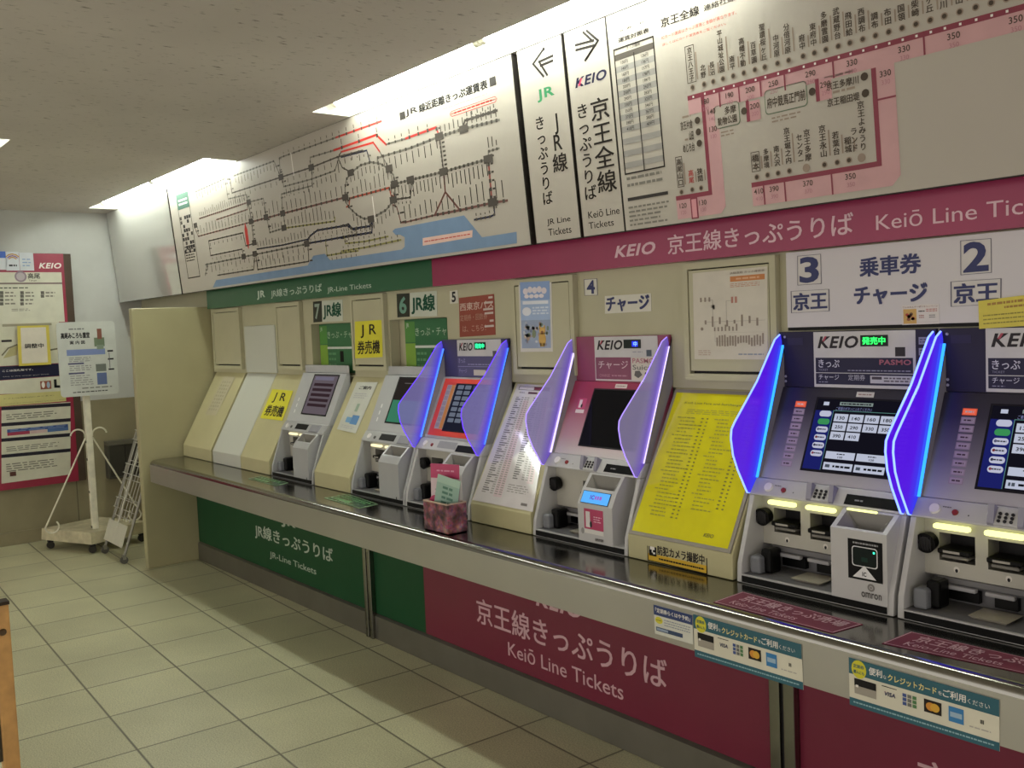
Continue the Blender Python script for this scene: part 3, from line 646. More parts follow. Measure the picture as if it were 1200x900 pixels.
base_unit(-6.425, XP1-.035, 'green counter base with white lettering next to the beige end wall', p1)
base_unit(XP1+.035, XP2-.045, 'counter base half green half magenta with large pale lettering', p2)
base_unit(XP2+.045, .4, 'plain magenta counter base beyond the steel post by the card stickers', p3)
for xp, w, lb in ((XP1, .034, 'thin steel post in the green counter front'), (XP2, .044, 'steel post between the two magenta counter fronts')):
    m_ = MB(); m_.rbox(xp-w, xp-.006, -.262, -.18, .002, .70, STEEL, .004); m_.box(xp-.006, xp+.006, -.25, -.18, .002, .70, DARK); m_.rbox(xp+.006, xp+w, -.262, -.18, .002, .70, STEEL, .004)
    tag(m_.build('counter_post'), lb, 'post')
# ------------------------------------------------------------------ sloping filler panels
SL0, SL1 = (-.3115, .808), (-.0475, 1.287)
def slope_surf(p0=SL0, p1=SL1): return Surf((0, p0[0], p0[1]), (1, 0, 0), (0, p1[0]-p0[0], p1[1]-p0[1]))
FILL = [(-.3125, .732), (-.3122, .808), (-.0472, 1.288), (-.012, 1.288), (-.012, .732)]
def filler(x0, x1, label, m=BEIGE):
    return tag(MB().prism(FILL, x0, x1, m, .003).build('filler_panel'), label, 'filler panel', 'sloping filler panels')
filler(-6.405, -5.915, 'narrow beige sloping panel beside the end wall with a faded paper', BEIGE)
t = thing('cover_panel', 'plain white sloping cover panel between beige panels', 'filler panel', (-5.66, -.16, .732), 'sloping filler panels')
WP = P('#c2c4b8', .35, vary=.02, scale=3)
MB().prism(FILL, -5.885, -5.455, WP, .003).build('sloping_cover', t); MB().rbox(-5.86, -5.41, -.066, -.0565, 1.292, 1.585, WP, .002).build('upper_cover', t)
filler(-5.45, -5.055, 'beige sloping panel with a yellow paper between white cover and machine 7')
filler(-4.50, -4.13, 'beige sloping panel with a white notice between ticket machines 7 and 6')
filler(-3.125, -2.745, 'beige sloping panel under the white fare list')
filler(-2.235, -1.80, 'beige sloping panel under the yellow fare list')
FP = Surf((0, SL0[0]-.0022, SL0[1]+.001), (1, 0, 0), (0, SL1[0]-SL0[0], SL1[1]-SL0[1]))
SLEN = math.hypot(SL1[0]-SL0[0], SL1[1]-SL0[1])
# ------------------------------------------------------------------ access doors above the fillers
def access_door(x0, x1, z0, z1, label, c=BEIGE2):
    t = thing('access_door', label, 'access door', ((x0+x1)/2, -.056, z0), 'access doors above the fillers')
    m = MB(); w = .022
    m.box(x0, x1, -.080, -.0555, z0, z0+w, c); m.box(x0, x1, -.080, -.0555, z1-w, z1, c); m.box(x0, x0+w, -.080, -.0555, z0+w, z1-w, c); m.box(x1-w, x1, -.080, -.0555, z0+w, z1-w, c); m.build('frame', t)
    m = MB(); m.box(x0+w, x1-w, -.0565, -.0555, z0+w, z1-w, DARK); m.rbox(x0+w+.004, x1-w-.004, -.0785, -.0565, z0+w+.009, z1-w-.004, c, .002); m.build('door', t)
access_door(-6.36, -5.90, 1.31, 1.71, 'blank beige access door nearest the beige end wall')
access_door(-5.365, -5.04, 1.315, 1.71, 'blank beige access door above the panel with yellow paper')
access_door(-4.45, -4.115, 1.32, 1.71, 'beige access door carrying an upright yellow paper')
access_door(-3.095, -2.715, 1.32, 1.71, 'beige access door carrying the blue poster')
access_door(-2.165, -1.79, 1.315, 1.71, 'beige access door carrying the white route chart')

# ------------------------------------------------------------------ ticket machines
FIN_MATS = {}
def fin_material(base, edge, amt, solid):
    k = (base, edge, amt, solid)
    if k in FIN_MATS: return FIN_MATS[k]
    m = bpy.data.materials.new('edge_lit_acrylic'); m.use_nodes = True; nt = m.node_tree; L = nt.links.new; N = lambda t: nt.nodes.new(t)
    nt.nodes.remove(nt.nodes['Principled BSDF'])
    g = N('ShaderNodeNewGeometry'); sb = N('ShaderNodeVectorMath'); sb.operation = 'SUBTRACT'; sb.inputs[1].default_value = (0, -.045, 1.46); L(g.outputs['Position'], sb.inputs[0])
    dn = Vector((0, -.16, -.43)).normalized(); nn = Vector((0, dn.z, -dn.y)).normalized()
    if nn.y > 0: nn = -nn
    dt = N('ShaderNodeVectorMath'); dt.operation = 'DOT_PRODUCT'; dt.inputs[1].default_value = nn; L(sb.outputs[0], dt.inputs[0])
    mr = N('ShaderNodeMapRange'); mr.inputs['From Min'].default_value = 0; mr.inputs['From Max'].default_value = .15; L(dt.outputs['Value'], mr.inputs['Value'])
    # the sheet carries light from the strip at its back edge outward
    r = N('ShaderNodeValToRGB'); e = r.color_ramp.elements; e[0].position = .0; e[0].color = lin(edge); e[1].position = .42; e[1].color = lin(base); L(mr.outputs[0], r.inputs['Fac'])
    em = N('ShaderNodeEmission'); L(r.outputs['Color'], em.inputs['Color']); em.inputs['Strength'].default_value = amt
    tr = N('ShaderNodeBsdfTransparent'); tr.inputs[0].default_value = (.85, .8, 1, 1); gl = N('ShaderNodeBsdfGlossy'); gl.inputs['Roughness'].default_value = .1
    fac = N('ShaderNodeMapRange'); fac.inputs['From Min'].default_value = .0; fac.inputs['From Max'].default_value = .55; fac.inputs['To Min'].default_value = min(1, solid+.35); fac.inputs['To Max'].default_value = solid; L(mr.outputs[0], fac.inputs['Value'])
    mx = N('ShaderNodeMixShader'); L(fac.outputs[0], mx.inputs[0]); L(tr.outputs[0], mx.inputs[1]); L(em.outputs[0], mx.inputs[2])
    m2 = N('ShaderNodeMixShader'); m2.inputs[0].default_value = .04; L(mx.outputs[0], m2.inputs[1]); L(gl.outputs[0], m2.inputs[2]); L(m2.outputs[0], nt.nodes['Material Output'].inputs[0])
    FIN_MATS[k] = m; return m
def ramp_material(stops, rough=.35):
    """base colour changing along the slope (z)"""
    m = bpy.data.materials.new('graded_panel'); m.use_nodes = True; nt = m.node_tree; b = nt.nodes['Principled BSDF']; b.inputs['Roughness'].default_value = rough
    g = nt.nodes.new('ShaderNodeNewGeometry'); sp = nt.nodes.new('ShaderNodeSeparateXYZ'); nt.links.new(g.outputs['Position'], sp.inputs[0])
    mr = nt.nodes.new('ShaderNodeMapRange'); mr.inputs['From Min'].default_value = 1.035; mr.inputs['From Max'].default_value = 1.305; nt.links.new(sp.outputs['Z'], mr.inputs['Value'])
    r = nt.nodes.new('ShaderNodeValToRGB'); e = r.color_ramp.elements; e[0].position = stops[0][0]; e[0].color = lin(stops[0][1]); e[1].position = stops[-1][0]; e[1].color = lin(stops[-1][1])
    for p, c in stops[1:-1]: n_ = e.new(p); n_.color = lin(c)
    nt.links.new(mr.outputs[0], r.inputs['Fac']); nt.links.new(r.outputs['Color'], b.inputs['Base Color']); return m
SLM = (-.20, 1.035), (-.078, 1.300)          # screen slope of every machine
KB = [(-.055, 1.462), (-.085, 1.455), (-.195, 1.32), (-.310, 1.215), (-.325, 1.19), (-.327, 1.16), (-.318, 1.115), (-.300, 1.07), (-.252, .992), (-.232, 1.0), (-.205, 1.03), (-.062, 1.41)]

def machine(label, x0, w, style):
    keio = style in ('purple', 'charge', 'bus')
    name = 'ticket_machine'
    t = thing(name, label, 'ticket machine', (x0+w/2, -.2, .732), 'ticket machines on the counter')
    X = lambda a: x0+a
    shell = P('#b9b8b6', .35, vary=.02) if keio else P('#a8a9a8', .3, vary=.02)
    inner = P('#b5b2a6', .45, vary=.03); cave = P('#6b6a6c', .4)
    k = w/.5
    # housing: cheeks, back wall with openings, floor lip
    m = MB(); side = [(-.31, .732), (-.305, .79), (-.236, .985), (-.05, .985), (-.05, .732)]
    m.prism(side, X(0), X(.016), shell, .002); m.prism(side, X(w-.016), X(w), shell, .002)
    tx0, tx1 = {'purple': (.322, .486), 'charge': (.258, .43), 'bus': (.28, .45), 'jr': (.285*k, .46*k)}[style]
    holes = [(X(.055), X(.148), .872, .945), (X(.180), X(.272), .868, .945)] if style == 'purple' else [(X(.165), X(tx0+.03), .868, .94)] if style == 'charge' else [(X(.06), X(.15), .88, .945), (X(.175), X(.25), .88, .945)]
    yb = -.195
    holed(m, lambda a, b: (a, yb, b), X(.016), X(w-.016), .838, .985, holes, inner)
    for a0, a1, b0, b1 in holes:
        d = -.135
        m.face([(a0, d, b0), (a1, d, b0), (a1, d, b1), (a0, d, b1)], DARK)
        for q in ([(a0, yb, b0), (a0, d, b0), (a0, d, b1), (a0, yb, b1)], [(a1, yb, b0), (a1, d, b0), (a1, d, b1), (a1, yb, b1)], [(a0, yb, b0), (a1, yb, b0), (a1, d, b0), (a0, d, b0)], [(a0, yb, b1), (a1, yb, b1), (a1, d, b1), (a0, d, b1)]): m.face(q, P('#8f8c82', .5))
    m.box(X(.016), X(w-.016), -.195, -.06, .832, .838, inner)
    m.box(X(.016), X(w-.016), -.309, -.06, .732, .757, shell)
    m.build('housing', t)
    # dark lower bay
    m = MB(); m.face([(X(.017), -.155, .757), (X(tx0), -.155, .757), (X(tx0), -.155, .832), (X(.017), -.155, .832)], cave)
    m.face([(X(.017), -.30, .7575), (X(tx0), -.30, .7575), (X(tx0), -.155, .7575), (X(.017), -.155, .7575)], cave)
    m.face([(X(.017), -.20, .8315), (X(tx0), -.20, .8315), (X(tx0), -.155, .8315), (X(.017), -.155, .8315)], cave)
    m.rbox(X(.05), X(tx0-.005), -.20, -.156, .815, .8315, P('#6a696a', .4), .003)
    m.build('return_bay', t)
    for a0, a1 in ((.06, .155), (.178, .25)):
        if a1 > tx0: continue
        q = MB(); q.rbox(X(a0), X(a1), -.212, -.196, .803, .814, P('#9b9a9c', .3), .003); q.box(X(a0+.008), X(a1-.008), -.175, -.158, .768, .798, BLACK); q.build('return_slot', t)
    q = MB(); q.rbox(X(.028), X(.066), -.285, -.24, .758, .812, P('#6f7175', .35), .008); q.rbox(X(.05), X(.088), -.262, -.205, .758, .832, BLACK, .01); q.build('coin_return_cup', t)
    if tx0 > .25:
        q = MB(); a0, a1 = .165, min(.262, tx0-.012)
        q.hexa([(X(a0+.01), -.265, .758), (X(a1-.01), -.265, .758), (X(a1-.01), -.2, .758), (X(a0+.01), -.2, .758)], [(X(a0), -.275, .766), (X(a1), -.275, .766), (X(a1), -.19, .766), (X(a0), -.19, .766)], P('#c9c2b0', .3, .3)); q.build('coin_tray', t)
    MB().box(X(.02), X(w-.016), -.3125, -.3085, .735, .7535, BLACK).build('black_strip', t)
    # slots on the upper wall
    for i, (a0, a1, b0, b1) in enumerate(holes):
        q = MB(); h0 = b0+.022; q.rbox(a0+.004, a1-.004, -.216, -.15, h0, h0+.014, BLACK, .004); q.rbox(a0+.012, a1-.012, -.208, -.15, h0-.012, h0-.003, P('#77746d', .4), .003); q.box(a0+.02, a1-.03, -.2165, -.2155, h0+.004, h0+.010, P('#a09c92', .4)); q.build('note_slot', t)
    if keio:
        q = MB(); q.disc((X(.034), -.228, .918), (0, 1, .1), .027, .026, BLACK, 20, .024); q.disc((X(.034), -.230, .918), (0, 1, .1), .018, .004, DARK, 16)
        for j in range(6): q.box(X(.014+j*.007), X(.016+j*.007), -.2315, -.228, .90, .936, DARK)
        q.build('coin_knob', t)
    else:
        MB().rbox(X(.055), X(.13), -.214, -.196, .955, .966, P('#c9c6ae', .3), .003).build('slot_hood', t)
    if style == 'purple':
        for a0, a1 in ((.05, .145), (.180, .276)):
            q = MB(); q.rbox(X(a0), X(a1), -.222, -.203, .958, .972, E('#f4f59a', 1.9), .006); q.build('guide_light', t)
        MB().rbox(X(.335), X(.425), -.2525, -.2465, .982, .9885, E('#f4f59a', 1.9), .002).build('guide_light', t)
        for a0, tx in ((.085, '▲'), (.215, '▲')):
            s_ = Sheet(wall(yb)); s_.oval(X(a0+.015), .853, .008, .008, P('#dad6cc', .5), 1, 12); s_.oval(X(a0+.015), .850, .004, .005, DARK, 2, 10); s_.build('slot_label', t)
    elif style == 'jr':
        for a0, a1 in ((.06, .15), (.19, .30)):
            MB().rbox(X(a0), X(a1), -.222, -.203, .960, .972, E('#fff3c0', 1.3), .005).build('guide_light', t)
    # reader tower with coin hopper
    tp = {'purple': [(-.3115, .733), (-.3115, .944), (-.245, .986), (-.06, .986), (-.06, .733)], 'charge': [(-.3115, .733), (-.3115, .886), (-.285, .935), (-.245, .986), (-.06, .986), (-.06, .733)]}.get(style, [(-.3115, .733), (-.3115, .915), (-.292, .944), (-.245, .986), (-.06, .986), (-.06, .733)])
    m = MB(); a0, a1 = X(tx0), X(tx1)
    top = tp[-3]; low = tp[-4]
    for i in range(len(tp)):
        p, q = tp[i], tp[(i+1) % len(tp)]
        if p == low and q == top:
            def sl(a, b, p=p, q=q, d=0): return (a, p[0]+(q[0]-p[0])*b, p[1]+(q[1]-p[1])*b-d)
            h = (a0+.014, a1-.014, .10, .92); holed(m, sl, a0, a1, 0, 1, [h], shell)
            bx0, bx1 = h[0]+(h[1]-h[0])*.35, h[0]+(h[1]-h[0])*.62
            A = [sl(h[0], h[2]), sl(h[1], h[2]), sl(h[1], h[3]), sl(h[0], h[3])]; zb = low[1]-.022
            B = [(bx0, -.275, zb), (bx1, -.275, zb), (bx1, -.255, zb), (bx0, -.255, zb)]
            hop = (A, B)
        else: m.face([(a0, *p), (a1, *p), (a1, *q), (a0, *q)], shell)
    m.face([(a0, *p) for p in tp], shell); m.face([(a1, *p) for p in tp][::-1], shell)
    tower = m.build('card_tower', t)
    A, B = hop; m = MB()
    for i in range(4): m.face([A[i], A[(i+1) % 4], B[(i+1) % 4], B[i]], P('#77746c', .4))
    m.face(B, BLACK); m.build('coin_hopper', t)
    TS = wall(-.3118)
    if style == 'purple':
        s_ = Sheet(TS); r0, r1, z0, z1 = X(.374), X(.474), .813, .921
        s_.rect(r0, z0, r1, z1, BLACK, 1); s_.rrect(r0+.012, z0+.036, r1-.014, z1-.018, P('#d8d8d8', .4), .008, 2); s_.rrect(r0+.0145, z0+.0385, r1-.0165, z1-.0205, P('#0f1a18', .3), .007, 3)
        s_.lines(r0+.015, z1-.014, r1-.012, z1-.005, 1, P('#8f8f8f', .5), .5, .006, 1., 2); c_ = (r0+r1)/2-.002
        s_.poly([(c_-.034, z0+.006), (c_+.034, z0+.006), (c_, z0+.04)], P('#dcdcdc', .4), 4); s_.text('IC', c_-.006, z0+.011, c_+.006, z0+.023, DARK, .03, 0, 5)
        s_.rect(r1-.026, z1-.032, r1-.021, z1-.027, E('#38ffb0', 3.), 5); s_.rect(r0+.04, z0+.05, r0+.058, z0+.062, P('#16332a', .4), 4)
        s_.build('card_reader', t)
        s_ = Sheet(TS); s_.oval(X(.440), .797, .0105, .0105, P('#77736f', .5), 1); s_.oval(X(.440), .797, .0055, .0055, P('#a9a6a2', .5), 2); s_.oval(X(.440), .797, .003, .003, P('#77736f', .5), 3); s_.text('omron', X(.412), .768, X(.470), .783, P('#4d4a48', .5), .015); s_.build('maker_mark', t)
    if style == 'charge':
        SS = Surf((0, -.3115, .886), (1, 0, 0), (0, .0265, .049)); s_ = Sheet(SS, lift=.002); s_.slab(X(tx0+.012), .004, X(tx1-.022), .05, .002, DARK); s_.rect(X(tx0+.014), .006, X(tx1-.024), .048, E('#5fb4ff', 1.0), 1); s_.text('IC', X(tx0+.055), .02, X(tx0+.075), .036, E('#6a30d0', .8), .05, 0, 2); s_.lines(X(tx0+.078), .02, X(tx0+.115), .036, 1, E('#b070e0', .8), .8, .012, 1., 2); s_.build('card_screen', t)
        s_ = Sheet(TS); s_.rect(X(tx0+.032), .800, X(tx0+.128), .872, P('#b2365f', .4), 1); s_.rect(X(tx0+.04), .806, X(tx0+.062), .862, P('#d9d3d0', .5), 2); s_.oval(X(tx0+.066), .818, .006, .012, DARK, 3, 12); s_.lines(X(tx0+.08), .825, X(tx0+.12), .85, 3, P('#e3b6c4', .5), .4, .012, .8, 2); s_.rect(X(tx0+.032), .784, X(tx0+.128), .799, P('#d4d1ca', .5), 1); s_.text('omron', X(tx0+.085), .762, X(tx0+.125), .772, P('#4d4a48', .5), .015); s_.oval(X(tx0+.022), .79, .008, .011, P('#8f8d8a', .5), 1, 14); s_.build('reader_label', t)
    if style in ('jr', 'bus'):
        s_ = Sheet(TS); s_.oval(X(tx1-.025), .758, .004, .008, DARK, 1, 10); s_.build('lock', t)
    # control ledge
    m = MB(); m.prism([(-.238, .986), (-.238, .991), (-.206, 1.034), (-.09, 1.034), (-.09, .986)], X(0), X(w), shell, .002); m.build('control_ledge', t)
    LS = Surf((0, -.2385, .9905), (1, 0, 0), (0, .032, .043)); Ln = LS.N
    def lp(a, b, h=0): return LS.at(X(a), b, h)
    MB().disc(lp(.059, .026, -.001), Ln, .015, .006, P('#e6e3de', .3), 20, .013).build('call_button', t)
    MB().disc(lp(.113, .022, -.001), Ln, .0085, .005, P('#8a2b22', .4) if keio else P('#55544f', .4), 16, .007).build('cancel_button', t)
    # keypad with raised cheeks
    if style in ('purple', 'charge'):
        m = MB(); k0, k1 = .198, .284
        for e0, e1 in ((k0, k0+.016), (k1-.014, k1)):
            m.hexa([lp(e0, .0, 0), lp(e1, .0, 0), lp(e1, .05, 0), lp(e0, .05, 0)], [lp(e0, .004, .006), lp(e1, .004, .006), lp(e1, .046, .026), lp(e0, .046, .026)], P('#8c8a98', .4))
        m.hexa([lp(k0+.016, .0, 0), lp(k1-.014, .0, 0), lp(k1-.014, .05, 0), lp(k0+.016, .05, 0)], [lp(k0+.016, .002, .005), lp(k1-.014, .002, .005), lp(k1-.014, .048, .004), lp(k0+.016, .048, .004)], shell)
        for i in range(3):
            for j in range(3):
                c_ = lp(k0+.026+i*.015, .012+j*.010, .005); m.disc(c_, Ln, .0042, .003, DARK, 8)
        m.build('keypad', t)
        s_ = Sheet(LS); s_.rect(X(.316), .004, X(w-.018), .036, BLACK, 2); s_.lines(X(.345), .015, X(.372), .024, 1, P('#8b8b8b', .5), .5, .01, 1., 3); s_.build('display_strip', t)
        s_ = Sheet(LS); s_.lines(X(.078), .031, X(.1), .037, 1, P('#6d6b69', .5), .5, .006, 1., 2); s_.oval(X(.148), .018, .002, .002, DARK, 2, 8); s_.build('ledge_print', t)
    else:
        s_ = Sheet(LS); s_.rect(X(.16*k), .012, X(.30*k), .046, P('#8f8e90', .4) if style == 'bus' else BLACK, 2); s_.build('display_strip', t)
        if style == 'bus':
            s_ = Sheet(LS); s_.rect(X(.30), .004, X(w-.02), .036, BLACK, 2); s_.build('card_strip', t)
        else:
            m = MB(); m.hexa([lp(.33*k, .004), lp(.44*k, .004), lp(.44*k, .05), lp(.33*k, .05)], [lp(.34*k, .008, .006), lp(.43*k, .008, .006), lp(.43*k, .046, .006), lp(.34*k, .046, .006)], P('#8d8d92', .4)); m.build('keypad', t)
    # sloping screen panel
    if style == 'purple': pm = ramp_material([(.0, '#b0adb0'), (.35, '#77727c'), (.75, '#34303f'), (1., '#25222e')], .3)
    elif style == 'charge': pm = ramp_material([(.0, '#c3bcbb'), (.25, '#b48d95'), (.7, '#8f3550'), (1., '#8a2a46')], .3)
    elif style == 'bus': pm = P('#9c9a9c', .35)
    else: pm = P('#b2b4b4', .3, vary=.02)
    m = MB(); (y0, z0), (y1, z1) = SLM
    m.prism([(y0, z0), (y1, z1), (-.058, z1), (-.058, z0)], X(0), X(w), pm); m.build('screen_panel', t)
    MS = Surf((0, y0, z0), (1, 0, 0), (0, y1-y0, z1-z0)); sl = math.hypot(y1-y0, z1-z0)
    B0, B1 = .041, .258
    if style == 'purple':
        s_ = Sheet(MS); s_.slab(X(.143), B0-.007, X(.46), B1+.006, -.0006, P('#1c1b22', .3)); s_.build('screen_frame', t)
        s_ = Sheet(MS, lift=.001); s_.rect(X(.150), B0, X(.455), B1, E('#1b1a26', .55), 1)
        s_.rect(X(.150), B0, X(.209), .222, E('#252a7c', .6), 2); UI = E('#c3c9dd', .85); UT = E('#20222c', .3)
        s_.rect(X(.209), B0, X(.2105), .222, E('#6fa8a0', .6), 3); s_.rect(X(.209), .222, X(.455), .2235, E('#6fa8a0', .6), 3)
        s_.rect(X(.172), .238, X(.190), .249, UI, 3); s_.rect(X(.225), .240, X(.33), .250, E('#9fb0ac', .6), 3); s_.lines(X(.23), .2415, X(.325), .2485, 1, UT, .6, .008, 1., 4)
        s_.text('ご希望のボタンにふれてください', X(.216), .224+.0, X(.33), .235, E('#8f96c8', .7), .0, 0, 4)
        for i in range(6):
            b = .222-i*.0245; c_ = E('#3f9a5c', .8) if i == 1 else E('#c4c6dc', .85)
            s_.rrect(X(.166), b-.019, X(.205), b-.001, c_, .0085, 4)
            if i >= 2: s_.lines(X(.177), b-.013, X(.2), b-.006, 1, UT, .5, .006, 1., 5); s_.oval(X(.173), b-.0095, .004, .004, [E('#6a6a8a', .6), E('#8a3a3a', .6), E('#44445a', .6), E('#a05060', .6)][i-2], 5, 10)
        fares = [['130', '140', '160', '180'], ['250', '290', '330', '350'], ['390', '410']]
        for r_, row in enumerate(fares):
            for c_, f_ in enumerate(row):
                a = X(.217+c_*.0485); b = .190-r_*.0275; s_.rect(a, b, a+.044, b+.0235, UI, 4); s_.text(f_, a+.009, b+.006, a+.034, b+.016, UT, .02, 0, 5)
        for i in range(2):
            a = X(.217+i*.0975); s_.rect(a, .077, a+.092, .099, UI, 4); s_.text('120', a+.04, .080, a+.055, .086, UT, .02, 0, 5); s_.lines(a+.035, .089, a+.06, .095, 1, UT, .5, .008, 1., 5)
            s_.rect(a, .044, a+.092, .066, UI, 4); s_.lines(a+.03, .050, a+.085, .060, 1, UT, .6, .012, 1., 5); s_.lines(a+.006, .050, a+.022, .060, 1, E('#5b6470', .6), .9, .01, 1., 5)
        s_.build('touch_screen', t)
        s_ = Sheet(MS); bc = [P('#b24a3c', .4)]+[P('#9c8a98', .4)]*8
        for i in range(9):
            b = .248-i*.0235; s_.rect(X(.074), b-.019, X(.112), b, bc[i] if i else E('#d2543c', .9), 1); s_.rect(X(.077), b-.0165, X(.109), b-.0025, P('#b09fae', .4) if i else E('#e0664e', 1.), 2); s_.lines(X(.082), b-.013, X(.104), b-.006, 1, P('#4d3b48', .5) if i else WHITE, .6, .008, 1., 3)
        s_.build('selector_buttons', t)
        s_ = Sheet(MS); s_.rect(X(.27), .268, X(.325), .284, P('#bdb8b4', .5), 1); s_.lines(X(.276), .272, X(.318), .28, 1, P('#8c7270', .5), .5, .008, 1., 2); s_.build('sticker', t)
    elif style == 'charge':
        s_ = Sheet(MS); s_.slab(X(.133), B0-.006, X(.43), B1+.006, -.0006, P('#1c1b1e', .3)); s_.build('screen_frame', t)
        s_ = Sheet(MS, lift=.001); s_.rect(X(.139), B0, X(.424), B1, GLASSBLK, 1); s_.build('touch_screen', t)
        s_ = Sheet(MS); s_.rect(X(.24), .268, X(.30), .284, P('#cdc5bd', .5), 1); s_.lines(X(.246), .272, X(.294), .28, 1, P('#8c7270', .5), .5, .008, 1., 2); s_.build('sticker', t)
        s_ = Sheet(MS); s_.rect(X(.066), .178, X(.112), .222, P('#b2446a', .4), 1); s_.rect(X(.075), .184, X(.09), .216, P('#d9c9cc', .5), 2); s_.oval(X(.092), .192, .005, .008, DARK, 3, 10); s_.rect(X(.066), .163, X(.112), .177, P('#d8d0cc', .5), 1); s_.build('guide_sticker', t)
    elif style == 'bus':
        RED = P('#d63d22', .35)
        s_ = Sheet(MS); s_.frame(X(.035), .012, X(.44), .284, .026, RED, 1); s_.frame(X(.061), .036, X(.414), .262, .008, RED, 1); s_.build('red_frame', t)
        s_ = Sheet(MS); s_.rect(X(.105), .046, X(.13), B1, P('#c07a2c', .4), 1)
        for i in range(8):
            b = .252-i*.0255; s_.rrect(X(.072), b-.02, X(.1), b, P('#8c8490', .4), .004, 1)
        s_.build('selector_buttons', t)
        s_ = Sheet(MS, lift=.001); s_.rect(X(.135), .036, X(.405), .262, P('#1a1620', .3), 1); s_.rect(X(.143), .042, X(.40), .257, E('#2a2c3e', .5), 2)
        for i in range(7):
            for j in range(2): s_.rrect(X(.155+j*.055), .235-i*.026, X(.20+j*.055), .254-i*.026, E('#7d8699', .6), .004, 3)
            s_.rect(X(.27), .235-i*.026, X(.39), .254-i*.026, E('#555f78', .5), 3)
        s_.build('touch_screen', t)
    else:
        s_ = Sheet(MS); a0_, a1_ = (.145, .44) if 'seven' in label or '7' in label else (.135, .47)
        s_.slab(X(a0_), .045, X(a1_), .285, -.0008, BLACK); s_.build('screen_frame', t)
        s_ = Sheet(MS, lift=.0012)
        if '7' in label:
            s_.rect(X(a0_+.012), .053, X(a1_-.01), .277, E('#8d8088', .42), 1)
            for i in range(5): s_.rect(X(a0_+.04), .215-i*.03, X(a1_-.035), .232-i*.03, E('#4d3a40', .45), 2)
            s_.rect(X(a0_+.03), .25, X(a1_-.05), .27, E('#9a93a8', .45), 2)
        else:
            s_.rect(X(a0_+.012), .053, X(a1_-.01), .165, E('#4d9a78', .55), 1); s_.rect(X(a0_+.012), .165, X(a1_-.01), .277, E('#3a3430', .5), 1); s_.rect(X(a0_+.07), .25, X(a1_-.05), .254, E('#7a7470', .6), 2)
        s_.build('touch_screen', t)
        s_ = Sheet(MS)
        for b in (.12, .085, .05): s_.rect(X(.055), b, X(.065), b+.02, P('#e4e4e0', .3), 1)
        s_.build('indicator_marks', t)
    # upright header
    if keio:
        hc = {'purple': P('#2b2740', .4), 'charge': P('#8a3a58', .4), 'bus': P('#3a3558', .4)}[style]
        MB().box(X(.0), X(w), -.070, -.057, 1.301, 1.470, hc).build('header', t)
        HS = wall(-.0705); s_ = Sheet(HS); p0, p1 = .122, .443
        white = P('#c4c2c2', .45)
        s_.rect(X(p0), 1.303, X(p1), 1.468, white, 1)
        kw = .148 if style != 'bus' else .118
        s_.text('KEIO', X(p0+.014), 1.419, X(p0+kw), 1.455, P('#2f2b2e', .4), .05, .25); 
        s_.poly([(X(p0+.030), 1.440), (X(p0+.037), 1.440), (X(p0+.046), 1.455), (X(p0+.039), 1.455)], P('#a83a50', .4), 4)
        if style == 'purple':
            s_.rect(X(.128), 1.312, X(p1-.008), 1.391, P('#2c2a42', .4), 2); s_.rect(X(.128), 1.345, X(p1-.008), 1.347, white, 3)
            g1 = P('#c9c8d8', .5); s_.text('きっぷ', X(.138), 1.362, X(.208), 1.386, g1, .01); s_.text('TICKET', X(.138), 1.352, X(.17), 1.358, P('#8886a0', .5), .0)
            s_.text('チャージ', X(.138), 1.325, X(.206), 1.341, g1, .0); s_.text('定期券', X(.236), 1.325, X(.29), 1.342, P('#a9a8b8', .5), .0); s_.text('PASMO', X(.335), 1.371, X(.43), 1.386, P('#a2566a', .5), .03)
            s_.lines(X(.235), 1.351, X(.428), 1.357, 1, P('#8886a0', .5), .5, .012, 1., 3); s_.lines(X(.138), 1.316, X(.17), 1.321, 1, P('#8886a0', .5), .5, .012, 1., 3)
            s_.rect(X(.306), 1.318, X(.432), 1.340, P('#b8b6c0', .5), 3); s_.rect(X(.311), 1.329, X(.342), 1.337, P('#4d4650', .5), 4); s_.lines(X(.348), 1.321, X(.425), 1.337, 2, P('#5d5660', .5), .55, .012, 1., 4)
            s_.rect(X(.383), 1.395, X(.413), 1.421, P('#2f2a30', .3), 2)
        elif style == 'bus':
            s_.rect(X(p0), 1.303, X(p1), 1.395, P('#4c4870', .4), 2); g1 = P('#9a96c0', .5)
            s_.text('きっぷ', X(.13), 1.365, X(.18), 1.386, g1, .01); s_.text('チャージ', X(.13), 1.32, X(.19), 1.338, g1, .0); s_.rect(X(p0), 1.348, X(p1), 1.350, g1, 3); s_.lines(X(.2), 1.355, X(.42), 1.362, 1, g1, .5, .02, 1., 3)
            s_.rect(X(.24), 1.31, X(.33), 1.335, P('#c0b8b0', .5), 3); s_.rect(X(.383), 1.395, X(.41), 1.418, P('#4f4c58', .4), 2)
        else:
            s_.rect(X(p0+.004), 1.309, X(.31), 1.391, P('#7c3a56', .4), 2); s_.text('チャージ', X(.14), 1.348, X(.295), 1.378, P('#d8c2ca', .5), .0); s_.text('CHARGE', X(.145), 1.318, X(.20), 1.328, P('#b0808f', .5), 0.); s_.lines(X(.21), 1.318, X(.29), 1.328, 1, P('#a8788a', .5), .5, .015, .9, 3)
            s_.rect(X(.313), 1.309, X(p1-.005), 1.391, P('#cfc8bd', .5), 2); s_.text('PASMO', X(.318), 1.370, X(.425), 1.388, P('#b0707f', .5), .02); s_.text('Suica', X(.318), 1.346, X(.41), 1.364, P('#5a5a58', .5), .01)
